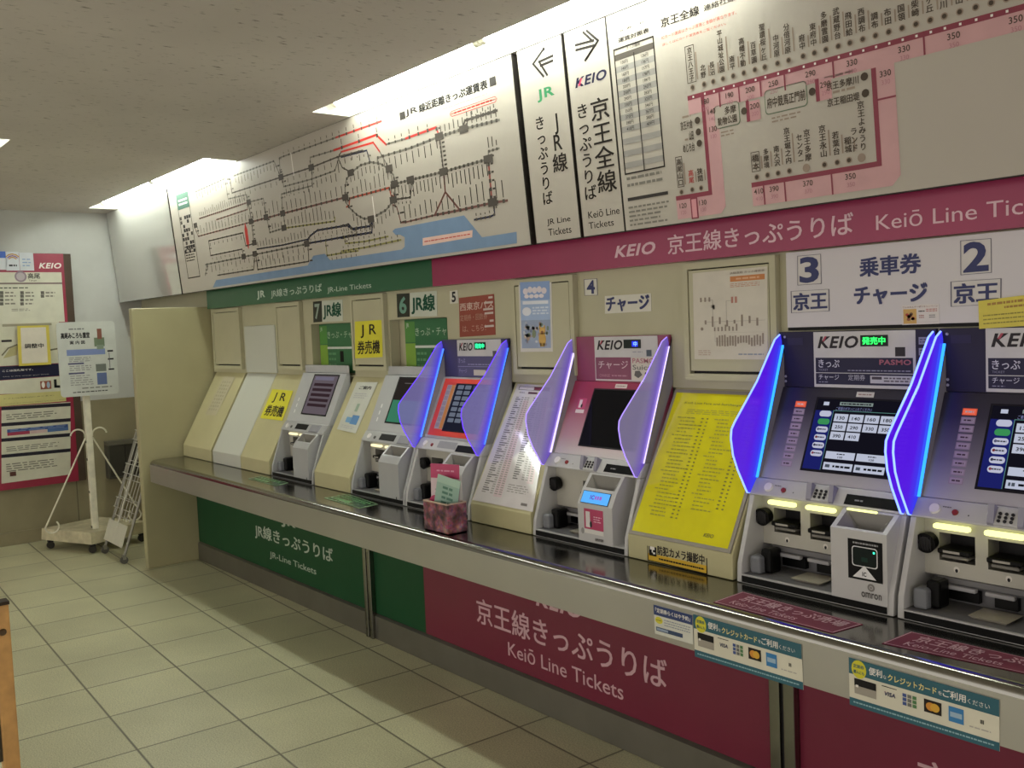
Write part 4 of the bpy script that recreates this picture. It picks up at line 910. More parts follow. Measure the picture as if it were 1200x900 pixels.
            s_.poly([(X(.325), 1.325), (X(.345), 1.316), (X(.365), 1.328), (X(.352), 1.343), (X(.33), 1.342)], P('#5d5856', .5), 3); s_.oval(X(.383), 1.332, .006, .006, DARK, 3, 10)
            s_.rect(X(.388), 1.395, X(.413), 1.418, P('#3e4a58', .4), 2); s_.lines(X(.32), 1.408, X(.37), 1.413, 1, P('#8d8d9c', .5), .6, .02, 1., 2)
        s_.build('header_panel', t)
        s_ = Sheet(HS); g0, g1_ = (.278, .362) if style != 'bus' else (.255, .335)
        s_.slab(X(g0), 1.424, X(g1_), 1.456, -.003, P('#1b2420', .3)); s_.lift = .0032
        if style == 'purple': s_.text('発売中', X(g0+.006), 1.429, X(g1_-.006), 1.451, E('#35ff6a', 1.8), .03, 0, 2)
        elif style == 'bus': s_.text('発売中', X(g0+.006), 1.429, X(g1_-.006), 1.451, E('#35ffa0', 1.8), .04, 0, 2)
        else: s_.rect(X(g0+.042), 1.430, X(g1_-.012), 1.450, E('#2a35e8', 1.2), 1); s_.text('中', X(g0+.05), 1.431, X(g1_-.014), 1.449, E('#7fb0ff', 1.6), .03, 0, 2)
        s_.build('status_display', t)
        if style == 'purple':
            s_ = Sheet(HS)
            for zz in (1.428, 1.398, 1.370, 1.344): s_.rect(X(.452), zz, X(.485), zz+.02, P('#8d8ba8', .5), 1); s_.lines(X(.455), zz+.003, X(.482), zz+.017, 2, P('#4a4768', .5), .5, .01, 1., 2)
            s_.oval(X(.452), 1.326, .005, .005, P('#a8a8c0', .3), 1, 12); s_.rect(X(.03), 1.43, X(.085), 1.452, P('#35314f', .5), 1)
            s_.build('side_print', t)
            for zz in (1.455, 1.333, 1.318): MB().disc((X(.02), -.0702, zz), (0, -1, 0), .0045, .002, P('#9a98b4', .25), 12, .0035).build('screw', t)
        # cheeks and edge-lit side fins
        if style == 'purple': fm = fin_material('#5a18ea', '#2448ff', .95, .78); em = E('#2f8dff', 2.2); rim = E('#7f9dff', 2.2)
        elif style == 'charge': fm = fin_material('#a59ac4', '#7a46f4', .6, .55); em = E('#d6c4ff', 1.6); rim = E('#a88cff', 1.5)
        else: fm = fin_material('#8a82ba', '#3604ff', .85, .45); em = E('#4a7cff', 1.8); rim = E('#6a40ff', 1.6)
        for e0 in (0., w-.014):
            m = MB(); m.prism([(-.052, 1.458), (-.0575, 1.302), (-.19, 1.036), (-.208, 1.036), (-.2, 1.052), (-.062, 1.425)][0:1]+[(-.0565, 1.462), (-.0565, 1.302), (-.19, 1.036), (-.212, 1.036), (-.105, 1.325), (-.066, 1.43)], X(e0-.0015), X(e0+.0155), P('#8d8a8e', .4)); m.build('cheek', t)
            fx0, fx1 = (X(e0+.001), X(e0+.009)) if e0 == 0 else (X(e0+.005), X(e0+.013))
            fo = [(-.075, 1.462), (-.10, 1.448), (-.195, 1.325), (-.306, 1.212), (-.322, 1.192), (-.326, 1.165), (-.318, 1.115), (-.298, 1.068), (-.256, .995), (-.246, .993), (-.2125, 1.034), (-.107, 1.322), (-.0675, 1.43)]
            fin = MB().prism(fo, fx0, fx1, fm).build('light_fin', t)
            # lit strip at the cheek and lit rim of the acrylic
            q = MB(); st = [(-.068, 1.43), (-.1075, 1.322), (-.2145, 1.036)]; b0x, b1x = X(e0-.002), X(e0+.016)
            for (ya1, za1), (ya2, za2) in zip(st, st[1:]): q.hexa([(b0x, ya2-.004, za2), (b1x, ya2-.004, za2), (b1x, ya2, za2), (b0x, ya2, za2)], [(b0x, ya1-.004, za1), (b1x, ya1-.004, za1), (b1x, ya1, za1), (b0x, ya1, za1)], em)
            q.build('light_strip', fin)
            q = MB(); q.tube([((fx0+fx1)/2, y, z) for y, z in fo[0:10]], (.003 if style == 'purple' else .0022), rim, 8); q.build('lit_rim', fin)
    else:
        HS = wall(-.012); s_ = Sheet(HS); h0, h1 = 1.30, 1.572; a0_, a1_ = X(.095), X(w-.03)
        s_.slab(a0_, h0, a1_, h1, .006, P('#2a6a3e', .3)); g2 = P('#7fa83a', .4)
        s_.rect(a0_, 1.46, a0_+.09, h1-.01, P('#4f8a3c', .4), 1); s_.rect(a0_, h0, a0_+.09, 1.455, g2, 1)
        gl = P('#b9cbb2', .5); s_.text('JR', a0_+.014, 1.53, a0_+.04, 1.555, gl, .04); s_.text('きっぷ・チャージ', a0_+.095, 1.49, a1_+.09, 1.53, gl, .0)
        s_.rect(a0_+.088, 1.432, a1_, 1.444, P('#cfd6cc', .35), 2)
        s_.rect(a0_+.23, 1.36, a0_+.27, 1.42, BLACK, 2); s_.lines(a0_+.1, 1.33, a0_+.19, 1.42, 3, P('#5f9468', .5), .4, .03, .8, 2); s_.build('header_panel', t)
        MB().rbox(X(.0), X(w), -.066, -.0575, 1.301, 1.345, P('#b2b4b4', .3), .004).build('screen_hood', t)
    return t
machine('silver ticket machine 7 with grey menu screen, furthest machine on the counter', -5.03, .505, 'jr')
machine('silver ticket machine 6 with half green screen beside the red framed machine', -4.125, .49, 'jr')
machine('ticket machine 5 with red framed screen and violet fins behind the leaflet holder', -3.63, .49, 'bus')
machine('ticket machine 4 with dark screen and pink panel between pale violet fins', -2.737, .495, 'charge')
machine('ticket machine 3 with blue fins and green lit display beside the yellow fare list', -1.787, .50, 'purple')
machine('ticket machine 2 with blue fins cut off by the right edge', -1.276, .50, 'purple')

# ------------------------------------------------------------------ stickers and papers on the upper wall
W1 = wall(-.0556)
def sticker(surf, q, t, base, paint, name, label, cat, group=None, rot=True):
    """thin sheet whose corners (bl, br, tr, tl) are where they are seen"""
    pts = [surf.px(*p) for p in q]; s = Sheet(surf, lift=t)
    s.slabp(pts, t-.0002, base); (x0, y0) = pts[0]
    (bl, br, tr, tl) = pts; s.f = lambda u, v: tuple(bl[i]*(1-u)*(1-v)+br[i]*u*(1-v)+tr[i]*u*v+tl[i]*(1-u)*v for i in (0, 1))
    def T(tx, u0, v0, u1, v1, c, bold=.01, shear=0, l=3):
        vs, fs = glyphs(tx, bold, shear); xa = min(v[0] for v in vs); xb = max(v[0] for v in vs); ya = min(v[1] for v in vs); yb = max(v[1] for v in vs)
        s.mb.raw([s._p(*s.f(u0+(x-xa)/(xb-xa)*(u1-u0), v0+(y-ya)/(yb-ya)*(v1-v0)), l, e) for x, y, e in vs], fs, c)
    def Rr(u0, v0, u1, v1, c, l=1): s.poly([s.f(u0, v0), s.f(u1, v0), s.f(u1, v1), s.f(u0, v1)], c, l)
    def Ln(u0, v0, u1, v1, rows, c, fill=.5, seg=.08, full=.8, l=2):
        rh = (v1-v0)/rows
        for r in range(rows):
            a = u0; end = u0+(u1-u0)*(full+(1-full)*random.random()); y = v1-rh*(r+.5)
            while a < end:
                w = min(seg*(.5+random.random()), end-a); Rr(a, y-rh*fill/2, a+w, y+rh*fill/2, c, l); a += w+seg*.25
    def Ov(u, v, ru, rv, c, l=1, seg=20): s.poly([s.f(u+ru*math.cos(2*math.pi*k/seg), v+rv*math.sin(2*math.pi*k/seg)) for k in range(seg)], c, l)
    paint(T, Rr, Ln, Ov)
    return tag(s.build(name), label, cat, group)
GN = P('#1c4f3a', .5); PAPER = P('#d2d0c2', .55); PAPW = P('#cfccc4', .45); YP = P('#d6cf2e', .5)
def q_(bl, br, tr, tl): return (bl, br, tr, tl)
cs = lambda x, y: (200+x/5, 330+y/5)
ct = lambda x, y: (400+x/5, 330+y/5)
cu = lambda x, y: (600+x/5, 290+y/5)
cv = lambda x, y: (900+x/4, 250+y/4)
sticker(W1, (cs(838, 240), cs(888, 235), cs(885, 113), cs(835, 118)), .0016, P('#35382f', .4), lambda T, R, L, O: T('7', .2, .14, .8, .88, P('#8fa090', .5), .03), 'number_plate', 'dark plate with number 7 over the furthest ticket machine', 'number plate', 'number plates')
sticker(W1, (cs(890, 236), cs(1010, 230), cs(1008, 105), cs(887, 113)), .0016, P('#c3c8b8', .5), lambda T, R, L, O: T('JR線', .06, .1, .94, .9, GN, .03), 'line_sticker', 'white sticker with green lettering next to number 7', 'sticker', 'railway line stickers')
sticker(W1, (ct(330, 210), ct(400, 205), ct(400, 68), ct(325, 72)), .0016, P('#35382f', .4), lambda T, R, L, O: T('6', .2, .14, .8, .88, P('#6a9a86', .5), .03), 'number_plate', 'dark plate with green number 6 over the second machine', 'number plate', 'number plates')
sticker(W1, (ct(405, 206), ct(563, 202), ct(560, 54), ct(402, 66)), .0016, P('#c3c8b8', .5), lambda T, R, L, O: T('JR線', .06, .1, .94, .9, GN, .03), 'line_sticker', 'white sticker with green lettering next to number 6', 'sticker', 'railway line stickers')
DS = wall(-.0787)
def jrp(T, R, L, O): T('J R', .22, .54, .8, .9, INK, .012); T('券売機', .1, .1, .92, .47, INK, .02)
sticker(DS, (ct(82, 450), ct(242, 442), ct(240, 224), ct(80, 234)), .0012, YP, jrp, 'yellow_paper', 'upright yellow paper with black lettering on the wall between machines 7 and 6', 'paper', 'yellow papers')
sticker(FP, (cs(525, 800), cs(655, 815), cs(718, 640), cs(598, 630)), .0012, YP, jrp, 'yellow_paper', 'yellow paper lying on the sloping panel left of machine 7', 'paper', 'yellow papers')
def worn(T, R, L, O):
    for i in range(4): L(.12+.2*i, .1, .26+.2*i, .9, 9, P('#a39c80', .6), .55, .1, .8)
sticker(FP, (cs(203, 780), cs(265, 785), cs(378, 560), cs(312, 555)), .0008, P('#b8b194', .6), worn, 'faded_paper', 'faded pale paper on the narrow panel beside the end wall', 'paper')
sticker(FP, (cs(975, 865), cs(1085, 890), cs(1215, 590), cs(1092, 590)), .0012, P('#c4c6ba', .5), lambda T, R, L, O: (T('ご案内', .24, .85, .82, .92, DARK, .02), L(.15, .66, .85, .78, 3, GREYM, .4, .1), R(.48, .40, .62, .56, P('#93a892', .5), 1), R(.25, .17, .5, .28, P('#6f9cc0', .5), 1), R(.5, .15, .85, .33, P('#5585b8', .5), 1), L(.15, .05, .8, .12, 2, GREYM, .4, .1)), 'notice_paper', 'white notice with blue picture on the panel between machines 7 and 6', 'paper')
sticker(W1, (ct(638, 130), ct(686, 126), ct(683, 50), ct(636, 56)), .0012, PAPER, lambda T, R, L, O: T('5', .25, .1, .75, .92, DARK, .04), 'number_sticker', 'white sticker with black number 5 over the red framed machine', 'sticker', 'number stickers')
def bus(T, R, L, O):
    T('西東京バス', .03, .66, .98, .86, P('#d0b6a8', .5), .01); T('定期券・回数券', .03, .40, .80, .56, P('#b98c78', .5), .0); T('は、こちら！', .1, .12, .75, .28, P('#c39a88', .5), .0)
    for y in (.2, .33, .52, .62, .78, .9): R(.70+.2*random.random(), y, .97, y+.05, P('#c9bdb4', .5), 4)
sticker(W1, (ct(695, 325), ct(905, 312), ct(895, 72), ct(690, 96)), .0012, P('#8c3a26', .45), bus, 'bus_ticket_sticker', 'rusty red peeling sticker with pale lettering above machine 5', 'sticker')
def poster(T, R, L, O):
    R(.05, .05, .95, .97, P('#9fb6d8', .45), 1); R(.05, .72, .95, .97, P('#86a2d0', .45), 2)
    for x, y, w_ in ((.22, .84, .13), (.36, .86, .12), (.5, .85, .13), (.64, .86, .12), (.78, .84, .13)): O(x, y, w_*.62, .045, P('#dfd6dc', .5), 3, 12)
    for x in (.25, .4, .55, .7): O(x, .77, .075, .028, P('#e6dde0', .5), 3, 12)
    R(.12, .66, .9, .705, P('#dfe3ec', .5), 3); O(.24, .56, .14, .06, P('#dfe2ea', .5), 3); L(.42, .51, .9, .63, 3, P('#d0daea', .5), .55, .12, 1., 3)
    R(.05, .05, .95, .44, P('#94a2bc', .45), 2)
    cs_ = ('#7f8ca8', '#a8b0bc', '#a8907e', '#8f8a98', '#c0c4ca', '#76866e', '#b8a8a0', '#6f7890')
    for i in range(40): O(.11+.78*random.random(), .09+.32*random.random(), .03+.03*random.random(), .015+.02*random.random(), P(cs_[i % 8], .5), 3, 10)
    O(.70, .17, .11, .10, P('#c8a050', .5), 4); O(.70, .29, .09, .05, P('#d0a858', .5), 4); O(.63, .34, .025, .03, P('#c8a050', .5), 4, 8); O(.77, .34, .025, .03, P('#c8a050', .5), 4, 8); O(.70, .27, .04, .02, P('#8a5a30', .5), 5); R(.63, .07, .67, .12, P('#b89048', .5), 4); R(.73, .07, .77, .12, P('#b89048', .5), 4); O(.45, .25, .06, .06, P('#7d8a6c', .5), 4, 12)
sticker(DS, (cu(52, 612), cu(240, 610), cu(232, 182), cu(38, 192)), .0012, PAPW, poster, 'blue_poster', 'light blue paper poster with an orange figure on the access door', 'poster')
sticker(W1, (cu(427, 282), cu(504, 280), cu(500, 182), cu(423, 187)), .0012, PAPER, lambda T, R, L, O: (R(.0, .0, 1, .02, NAVY, 2), R(0, .98, 1, 1, NAVY, 2), R(0, 0, .03, 1, NAVY, 2), R(.97, 0, 1, 1, NAVY, 2), T('4', .2, .1, .82, .92, NAVY, .04)), 'number_sticker', 'white sticker with navy number 4 left of the charge sticker', 'sticker', 'number stickers')
sticker(W1, (cu(546, 388), cu(818, 373), cu(815, 268), cu(545, 285)), .0012, PAPER, lambda T, R, L, O: T('チャージ', .03, .08, .97, .95, NAVY, .04), 'charge_sticker', 'white sticker with navy lettering above machine 4', 'sticker')
cw = lambda x, y: (800+x/6, 290+y/6)
def chart(T, R, L, O):
    g = P('#a8a296', .5); g2 = P('#8c7f72', .5)
    T('JR線連絡 きっぷ運賃表', .52, .945, .97, .975, g2, .01); R(.52, .865, .97, .925, P('#c07a40', .5), 1); L(.6, .88, .9, .91, 1, P('#d8a880', .5), .6, .06, 1., 2); L(.52, .80, .97, .85, 3, P('#b9826a', .5), .4, .05, .8)
    R(.1, .675, .28, .68, g, 1); R(.27, .42, .28, .68, g, 1); R(.15, .425, .97, .43, g, 1); R(.46, .43, .467, .66, g, 1); R(.46, .655, .56, .66, g, 1); R(.3, .2, .305, .43, g, 1); R(.3, .2, .97, .205, g, 1); R(.5, .30, .97, .302, g, 1)
    for x in (.1, .16, .22): R(x, .66, x+.025, .71, g2, 2)
    for x in (.53, .58): R(x, .63, x+.03, .70, P('#b07a6a', .5), 2)
    for x in (.28, .25, .27): R(x, .45+random.random()*.15, x+.03, .62, g, 2)
    for i in range(8): R(.16+i*.1, .40-.03*(i % 2), .185+i*.1, .44+.06*random.random(), g2, 2)
    for i in range(7): R(.29+.05*i, .32, .31+.05*i, .36+.04*random.random(), g2, 2)
    for i in range(18): R(.32+i*.036, .19-.05*random.random(), .342+i*.036, .24+.05*random.random(), g2, 2)
    L(.06, .04, .24, .11, 3, P('#b3a08e', .5), .5, .05, 1.); L(.62, .045, .95, .07, 1, P('#8a94a0', .5), .6, .05, 1.); O(.12, .35, .02, .02, g2, 2)
sticker(DS, (cw(85, 785), cw(600, 788), cw(595, 133), cw(72, 182)), .0012, P('#c8c2b2', .35), chart, 'route_chart', 'white route chart with thin lines and orange heading on the access door', 'chart')
# white sign board over machines 3 and 2
WB = wall(-.076); s = Sheet(WB); a0 = WB.px(922, 340)[0]
s.slab(a0, 1.482, -.72, 1.712, .0195, P('#cac6c8', .4, vary=.015, scale=3)); s.rect(a0, 1.476, -.72, 1.4815, BLACK, 0)
s.qtext('乗車券', cv(428, 300), cv(722, 185), NAVY, .03); 
s.mb = MB(); s.slab(a0, 1.484, -.72, 1.712, .0195, P('#cac6c8', .4, vary=.015, scale=3)); s.mb.box(a0, -.72, -.074, -.057, 1.474, 1.4835, BLACK)
def fit4(t, bl, tl, br, tr, c, bold):
    a, b, a2, b2 = [WB.px(*cv(*p)) for p in (bl, tl, br, tr)]; s.text(t, (a[0]+b[0])/2, (a[1]+a2[1])/2, (a2[0]+b2[0])/2, (b[1]+b2[1])/2, c, bold)
fit4('乗車券', (430, 300), (428, 207), (722, 280), (716, 185), NAVY, .032); fit4('チャージ', (405, 434), (402, 342), (750, 415), (748, 325), NAVY, .04)
tag(s.build('sign_board'), 'wide white sign board with navy lettering above machines 3 and 2', 'sign')
W2 = wall(-.0762)
def edge(R): R(0, 0, 1, .015, P('#4d4a60', .5), 2); R(0, .985, 1, 1, P('#4d4a60', .5), 2); R(0, 0, .02, 1, P('#4d4a60', .5), 2); R(.98, 0, 1, 1, P('#4d4a60', .5), 2)
PW = P('#ccc8c4', .45)
sticker(W2, (cv(140, 338), cv(252, 330), cv(249, 190), cv(139, 200)), .001, PW, lambda T, R, L, O: (edge(R), T('3', .09, .06, .91, .94, NAVY, .05)), 'number_sticker', 'white sticker with big navy number 3 on the sign board', 'sticker', 'number stickers')
sticker(W2, (cv(110, 468), cv(290, 458), cv(288, 355), cv(108, 365)), .001, PW, lambda T, R, L, O: (edge(R), T('京王', .06, .1, .95, .9, NAVY, .035)), 'line_sticker', 'white sticker with two navy characters under number 3', 'sticker', 'navy line stickers')
sticker(W2, (cv(904, 290), cv(1050, 278), cv(1048, 117), cv(903, 128)), .001, PW, lambda T, R, L, O: (edge(R), T('2', .09, .06, .91, .94, NAVY, .05)), 'number_sticker', 'white sticker with big navy number 2 on the sign board', 'sticker', 'number stickers')
sticker(W2, (cv(858, 438), cv(1095, 424), cv(1096, 305), cv(857, 320)), .001, PW, lambda T, R, L, O: (edge(R), T('京王', .06, .1, .95, .9, NAVY, .035)), 'line_sticker', 'white sticker with two navy characters partly under the yellow notice', 'sticker', 'navy line stickers')
def coupon(T, R, L, O):
    T('ウェルカムクーポンキャンペーン', .03, .86, .97, .95, P('#8a5a4a', .5), .01); R(.04, .05, .40, .80, P('#c8a058', .5), 1)
    for i in range(9): O(.1+.24*random.random(), .15+.5*random.random(), .05, .08, P(random.choice(('#8a4a30', '#a83a2a', '#6a4a30', '#d0b080')), .5), 2, 10)
    L(.46, .62, .62, .72, 1, DARK, .6, .05, 1.); L(.66, .62, .95, .80, 2, P('#b06a6a', .5), .5, .06, 1.); L(.47, .3, .6, .5, 2, P('#a86a6a', .5), .5, .04, 1.); L(.74, .3, .9, .5, 2, P('#777', .5) if False else P('#777777', .5), .5, .04, 1.); R(.42, .1, .97, .115, P('#b0a8a8', .5), 1)
cx2 = lambda x, y: (1020+x*.15, 340+y*.15)
sticker(W2, (cx2(250, 272), cx2(540, 262), cx2(537, 108), cx2(246, 120)), .001, P('#d4cecb', .45), coupon, 'coupon_sticker', 'small white sticker with a food picture at the bottom of the sign board', 'sticker')
def ynote(T, R, L, O): L(.1, .78, .6, .9, 1, P('#a07a30', .5), .7, .04, 1.); L(.28, .62, .62, .74, 1, P('#a07a30', .5), .6, .03, 1.); L(.05, .1, .6, .52, 3, P('#908630', .5), .3, .03, .9)
sticker(W2, (cx2(855, 302), (1262, 378), (1262, 338), cx2(848, 85)), .004, P('#d2c44a', .5), ynote, 'yellow_notice', 'yellow notice card on the sign board at the right edge', 'notice')

# ------------------------------------------------------------------ fare lists on the slopes
def farelist(T, R, L, O):
    k = P('#8a8680', .3, coat=1.); k2 = P('#5a5652', .3, coat=1.); pk = P('#d2bcbe', .05, coat=1.)
    R(.08, .950, .92, .982, k2, 1); R(.10, .954, .5, .978, P('#cfc8d0', .5), 2); R(.52, .954, .92, .978, P('#7a3048', .5), 2); R(.38, .918, .62, .936, P('#5a3848', .5), 2); L(.14, .92, .28, .935, 1, k, .5, .05, 1.)
    R(.32, .06, .46, .86, pk, 1); R(.82, .20, .93, .86, pk, 1)
    for i in range(46):
        y = .88-i*.0178; R(.10, y, .10+.07+.1*random.random()*(i % 3 > 0), y+.0085, k2 if i % 3 else k, 2)
        for x in (.25, .33, .40): R(x, y, x+.05, y+.008, k, 2)
        if i < 38: R(.56, y, .62+.08*random.random(), y+.0085, k2, 2); [R(x, y, x+.045, y+.008, k, 2) for x in (.72, .79, .86)]
    L(.52, .11, .9, .18, 4, k, .4, .08); R(.80, .03, .9, .05, P('#6a6460', .5), 2)
sticker(FP, ((554, 586), (624.5, 600), (649, 452), (607, 450)), .0014, P('#cdc8c6', .05, coat=1.), farelist, 'fare_list', 'glossy white fare list on the slope between machines 5 and 4', 'fare list')
ax = FP.px(551, 585)
def ylist(T, R, L, O):
    k = P('#96901c', .5); k2 = P('#6e691c', .5)
    T('Keiō Line Fare and Surcharge', .13, .915, .72, .935, k2, .01); L(.18, .845, .78, .885, 3, k, .4, .06, .95)
    for i in range(28):
        y = .815-i*.0255; ind = .14 if i % 5 else .10
        L(ind, y, ind+.10+.14*random.random(), y+.009, 1, k, 1., .03, 1.); R(.36, y, .385, y+.009, k2, 2); R(.415, y, .435, y+.009, k2, 2)
        if i < 25: L(ind+.40, y, ind+.50+.14*random.random(), y+.009, 1, k, 1., .03, 1.)
        if i < 24: R(.78, y, .805, y+.009, k2, 2); R(.835, y, .855, y+.009, k2, 2)
    T('KEIO', .74, .045, .84, .07, k2, .04, .25)
yt = thing('fare_list', 'yellow fare list in a clear cover between machines 4 and 3', 'fare list', (-2.02, -.3, .81))
pts = [FP.px(742, 625), FP.px(855, 649), FP.px(885, 455), FP.px(799, 453)]
a0_ = -2.229; a1_ = -1.806; b0_, b1_ = .004, SLEN-.012
s = Sheet(FP, lift=.004); s.slab(a0_, b0_, a1_, b1_, .0035, P('#8d877c', .35)); s.build('cover_frame', yt)
qs = Sheet(FP, lift=.0045); qs.rect(a0_+.012, b0_+.012, a1_-.012, b1_-.012, P('#d3cb12', .16, coat=.5), 1)
def mk(s, a0, b0, a1, b1):
    T = lambda tx, u0, v0, u1, v1, c, bold=.01, shear=0, l=3: s.text(tx, a0+u0*(a1-a0), b0+v0*(b1-b0), a0+u1*(a1-a0), b0+v1*(b1-b0), c, bold, shear, l)
    R = lambda u0, v0, u1, v1, c, l=1: s.rect(a0+u0*(a1-a0), b0+v0*(b1-b0), a0+u1*(a1-a0), b0+v1*(b1-b0), c, l)
    def L(u0, v0, u1, v1, rows, c, fill=.5, seg=.08, full=.8, l=2): s.lines(a0+u0*(a1-a0), b0+v0*(b1-b0), a0+u1*(a1-a0), b0+v1*(b1-b0), rows, c, fill, seg*(a1-a0), full, l)
    O = lambda u, v, ru, rv, c, l=1, seg=20: s.oval(a0+u*(a1-a0), b0+v*(b1-b0), ru*(a1-a0), rv*(b1-b0), c, l, seg)
    return T, R, L, O
ylist(*mk(qs, a0_+.012, b0_+.012, a1_-.012, b1_-.012)); qs.build('yellow_sheet', yt)
# security camera sticker on the yellow list's base
KS = Surf((0, -.3123, .733), (1, 0, 0), (0, .0025, .075))
cy = lambda x, y: (500+x/3, 600+y/3)
def sec(T, R, L, O):
    R(.0, .0, 1, .05, BLACK, 2); R(0, .95, 1, 1, BLACK, 2); R(0, 0, .015, 1, BLACK, 2); R(.985, 0, 1, 1, BLACK, 2)
    R(.03, .3, .16, .9, BLACK, 2); R(.05, .62, .13, .78, WHITE, 3); R(.08, .48, .10, .62, WHITE, 3); R(.10, .4, .14, .5, WHITE, 3)
    T('防犯カメラ撮影中', .18, .42, .96, .9, INK, .03); L(.2, .14, .95, .3, 1, INK, .5, .03, 1.)
sticker(KS, (cy(778, 170), cy(988, 220), cy(987, 145), cy(776, 103)), .001, P('#d2aa1e', .45), sec, 'security_sticker', 'yellow camera warning sticker below the yellow fare list', 'sticker')

# ------------------------------------------------------------------ stickers on the counter
TOP = Surf((0, 0, .7303), (1, 0, 0), (0, 1, 0)); FAS = wall(-.5605)
def cred(T, R, L, O):
    teal = P('#245a68', .4)
    R(0, .0, 1, .17, teal, 1); R(0, .67, 1, 1, teal, 1); O(.075, .80, .055, .19, P('#cfc92c', .45), 2); T('定期券', .035, .82, .115, .90, teal, .02); T('購入にも', .035, .70, .115, .78, teal, .02)
    T('便利', .15, .76, .245, .92, WHITE, .02); T('な', .252, .76, .275, .84, WHITE, .0); T('クレジットカード', .285, .745, .615, .885, P('#e3d48c', .5), .02); T('を', .625, .765, .65, .84, WHITE, 0.); T('ご利用', .655, .75, .80, .91, WHITE, .02); T('ください', .81, .76, .945, .86, WHITE, .0)
    R(.04, .28, .20, .60, P('#9a9488', .4), 2); R(.04, .45, .20, .60, P('#1f1e1e', .4), 3); R(.05, .42, .07, .47, WHITE, 4); R(.24, .60, .345, .615, DARK, 2); T('VISA', .26, .42, .335, .51, P('#2b2e55', .5), .04, .2)
    for i, c in enumerate(('#3a4f8a', '#6a6a66', '#4a7a4a')):
        for j in range(3): R(.385+i*.034, .34+j*.085, .412+i*.034, .41+j*.085, P(c, .5), 2)
    R(.53, .34, .645, .60, P('#2a2622', .5), 2); O(.573, .47, .03, .085, P('#c8862c', .5), 3); O(.603, .47, .03, .085, P('#d0a030', .5), 4)
    R(.69, .30, .785, .60, P('#2f78b0', .5), 2); R(.70, .40, .775, .50, P('#9ab4c8', .5), 3)
    for r_ in (.012, .02, .028): L(.875+r_, .42, .880+r_, .52, 1, DARK, .8, .1, 1.)
    L(.82, .30, .95, .34, 1, P('#a8a39c', .5), .6, .03, 1.); L(.03, .06, .97, .12, 1, P('#8fb0b8', .5), .5, .02, 1.)
def onq(surf, cs_, q): return tuple(cs_(*p) for p in q)
ce = lambda x, y: (760+x*.15833, 690+y*.15834)
cf = lambda x, y: (985+x*.17917, 760+y*.17926)
sticker(FAS, onq(FAS, ce, ((345, 500), (1148, 748), (1132, 410), (332, 185))), .001, P('#d3cfbc', .45), cred, 'card_sticker', 'teal and cream payment card sticker on the counter edge next to the small blue one', 'sticker', 'payment card stickers')
sticker(FAS, onq(FAS, cf, ((62, 365), (1042, 672), (1040, 335), (55, 55))), .001, P('#d3cfbc', .45), cred, 'card_sticker', 'teal and cream payment card sticker alone on the counter edge in the near corner', 'sticker', 'payment card stickers')
def blue(T, R, L, O):
    R(0, .66, 1, 1, P('#26386a', .45), 1); T('｢定期券らくはや予約｣', .05, .76, .95, .92, WHITE, .02); O(.13, .50, .10, .12, P('#d0c83a', .5), 2); L(.27, .34, .95, .60, 3, P('#8a8f9a', .5), .4, .05, .95); L(.06, .48, .2, .52, 1, P('#6a6a30', .5), .6, .03, 1., 3)
    R(.04, .12, .74, .26, P('#2c4060', .45), 1); R(.06, .15, .36, .23, P('#8fa0b8', .45), 2)
sticker(FAS, onq(FAS, ce, ((50, 330), (333, 412), (325, 195), (38, 115))), .001, P('#cfd0c4', .45), blue, 'reservation_sticker', 'small blue and white sticker on the counter edge left of the card sticker', 'sticker')
def kt(T, R, L, O):
    w = P('#c9a9ae', .6)
    R(.008, .03, .992, .05, w, 1); R(.008, .95, .992, .97, w, 1); R(.006, .03, .014, .97, w, 1); R(.986, .03, .994, .97, w, 1); T('京王線きっぷ売場', .10, .46, .95, .86, w, .012); T('Keio-Line Tickets', .10, .15, .66, .38, w, .0)
co = lambda x, y: (740+x*.38333, 640+y*.38348)
def topquad(bl, br, w):   # printed mat lying on the steel
    a = TOP.px(*bl); b = TOP.px(*br); return a, b
MG = P('#6d1834', .6)
sticker(TOP, (co(250, 172), co(615, 267), co(708, 240), co(340, 140)), .0012, MG, kt, 'counter_sticker', 'magenta printed sticker on the counter top in front of machine 3', 'sticker', 'magenta counter stickers')
sticker(TOP, (co(765, 298), (1250, 800), (1262, 785), co(855, 262)), .0012, MG, kt, 'counter_sticker', 'magenta printed sticker on the counter top in front of machine 2', 'sticker', 'magenta counter stickers')
ck = lambda x, y: (200+x/5, 430+y/5)
def gt(T, R, L, O):
    g = P('#5a8a56', .35); R(.03, .06, .97, .94, P('#2c5a34', .25), 1); L(.1, .5, .9, .85, 2, g, .6, .07, .9, 2); R(.1, .15, .6, .4, g, 2); R(0, 0, 1, .04, P('#8aa882', .4), 2)
sticker(TOP, (ck(455, 655), ck(620, 698), ck(690, 680), ck(530, 640)), .0012, P('#7d9a72', .3), gt, 'counter_sticker', 'green printed sticker on the counter top in front of machine 7', 'sticker', 'green counter stickers')
sticker(TOP, (ck(900, 768), ck(1110, 830), ck(1215, 805), ck(1040, 745)), .0012, P('#7d9a72', .3), gt, 'counter_sticker', 'green printed sticker on the counter top in front of machine 6', 'sticker', 'green counter stickers')

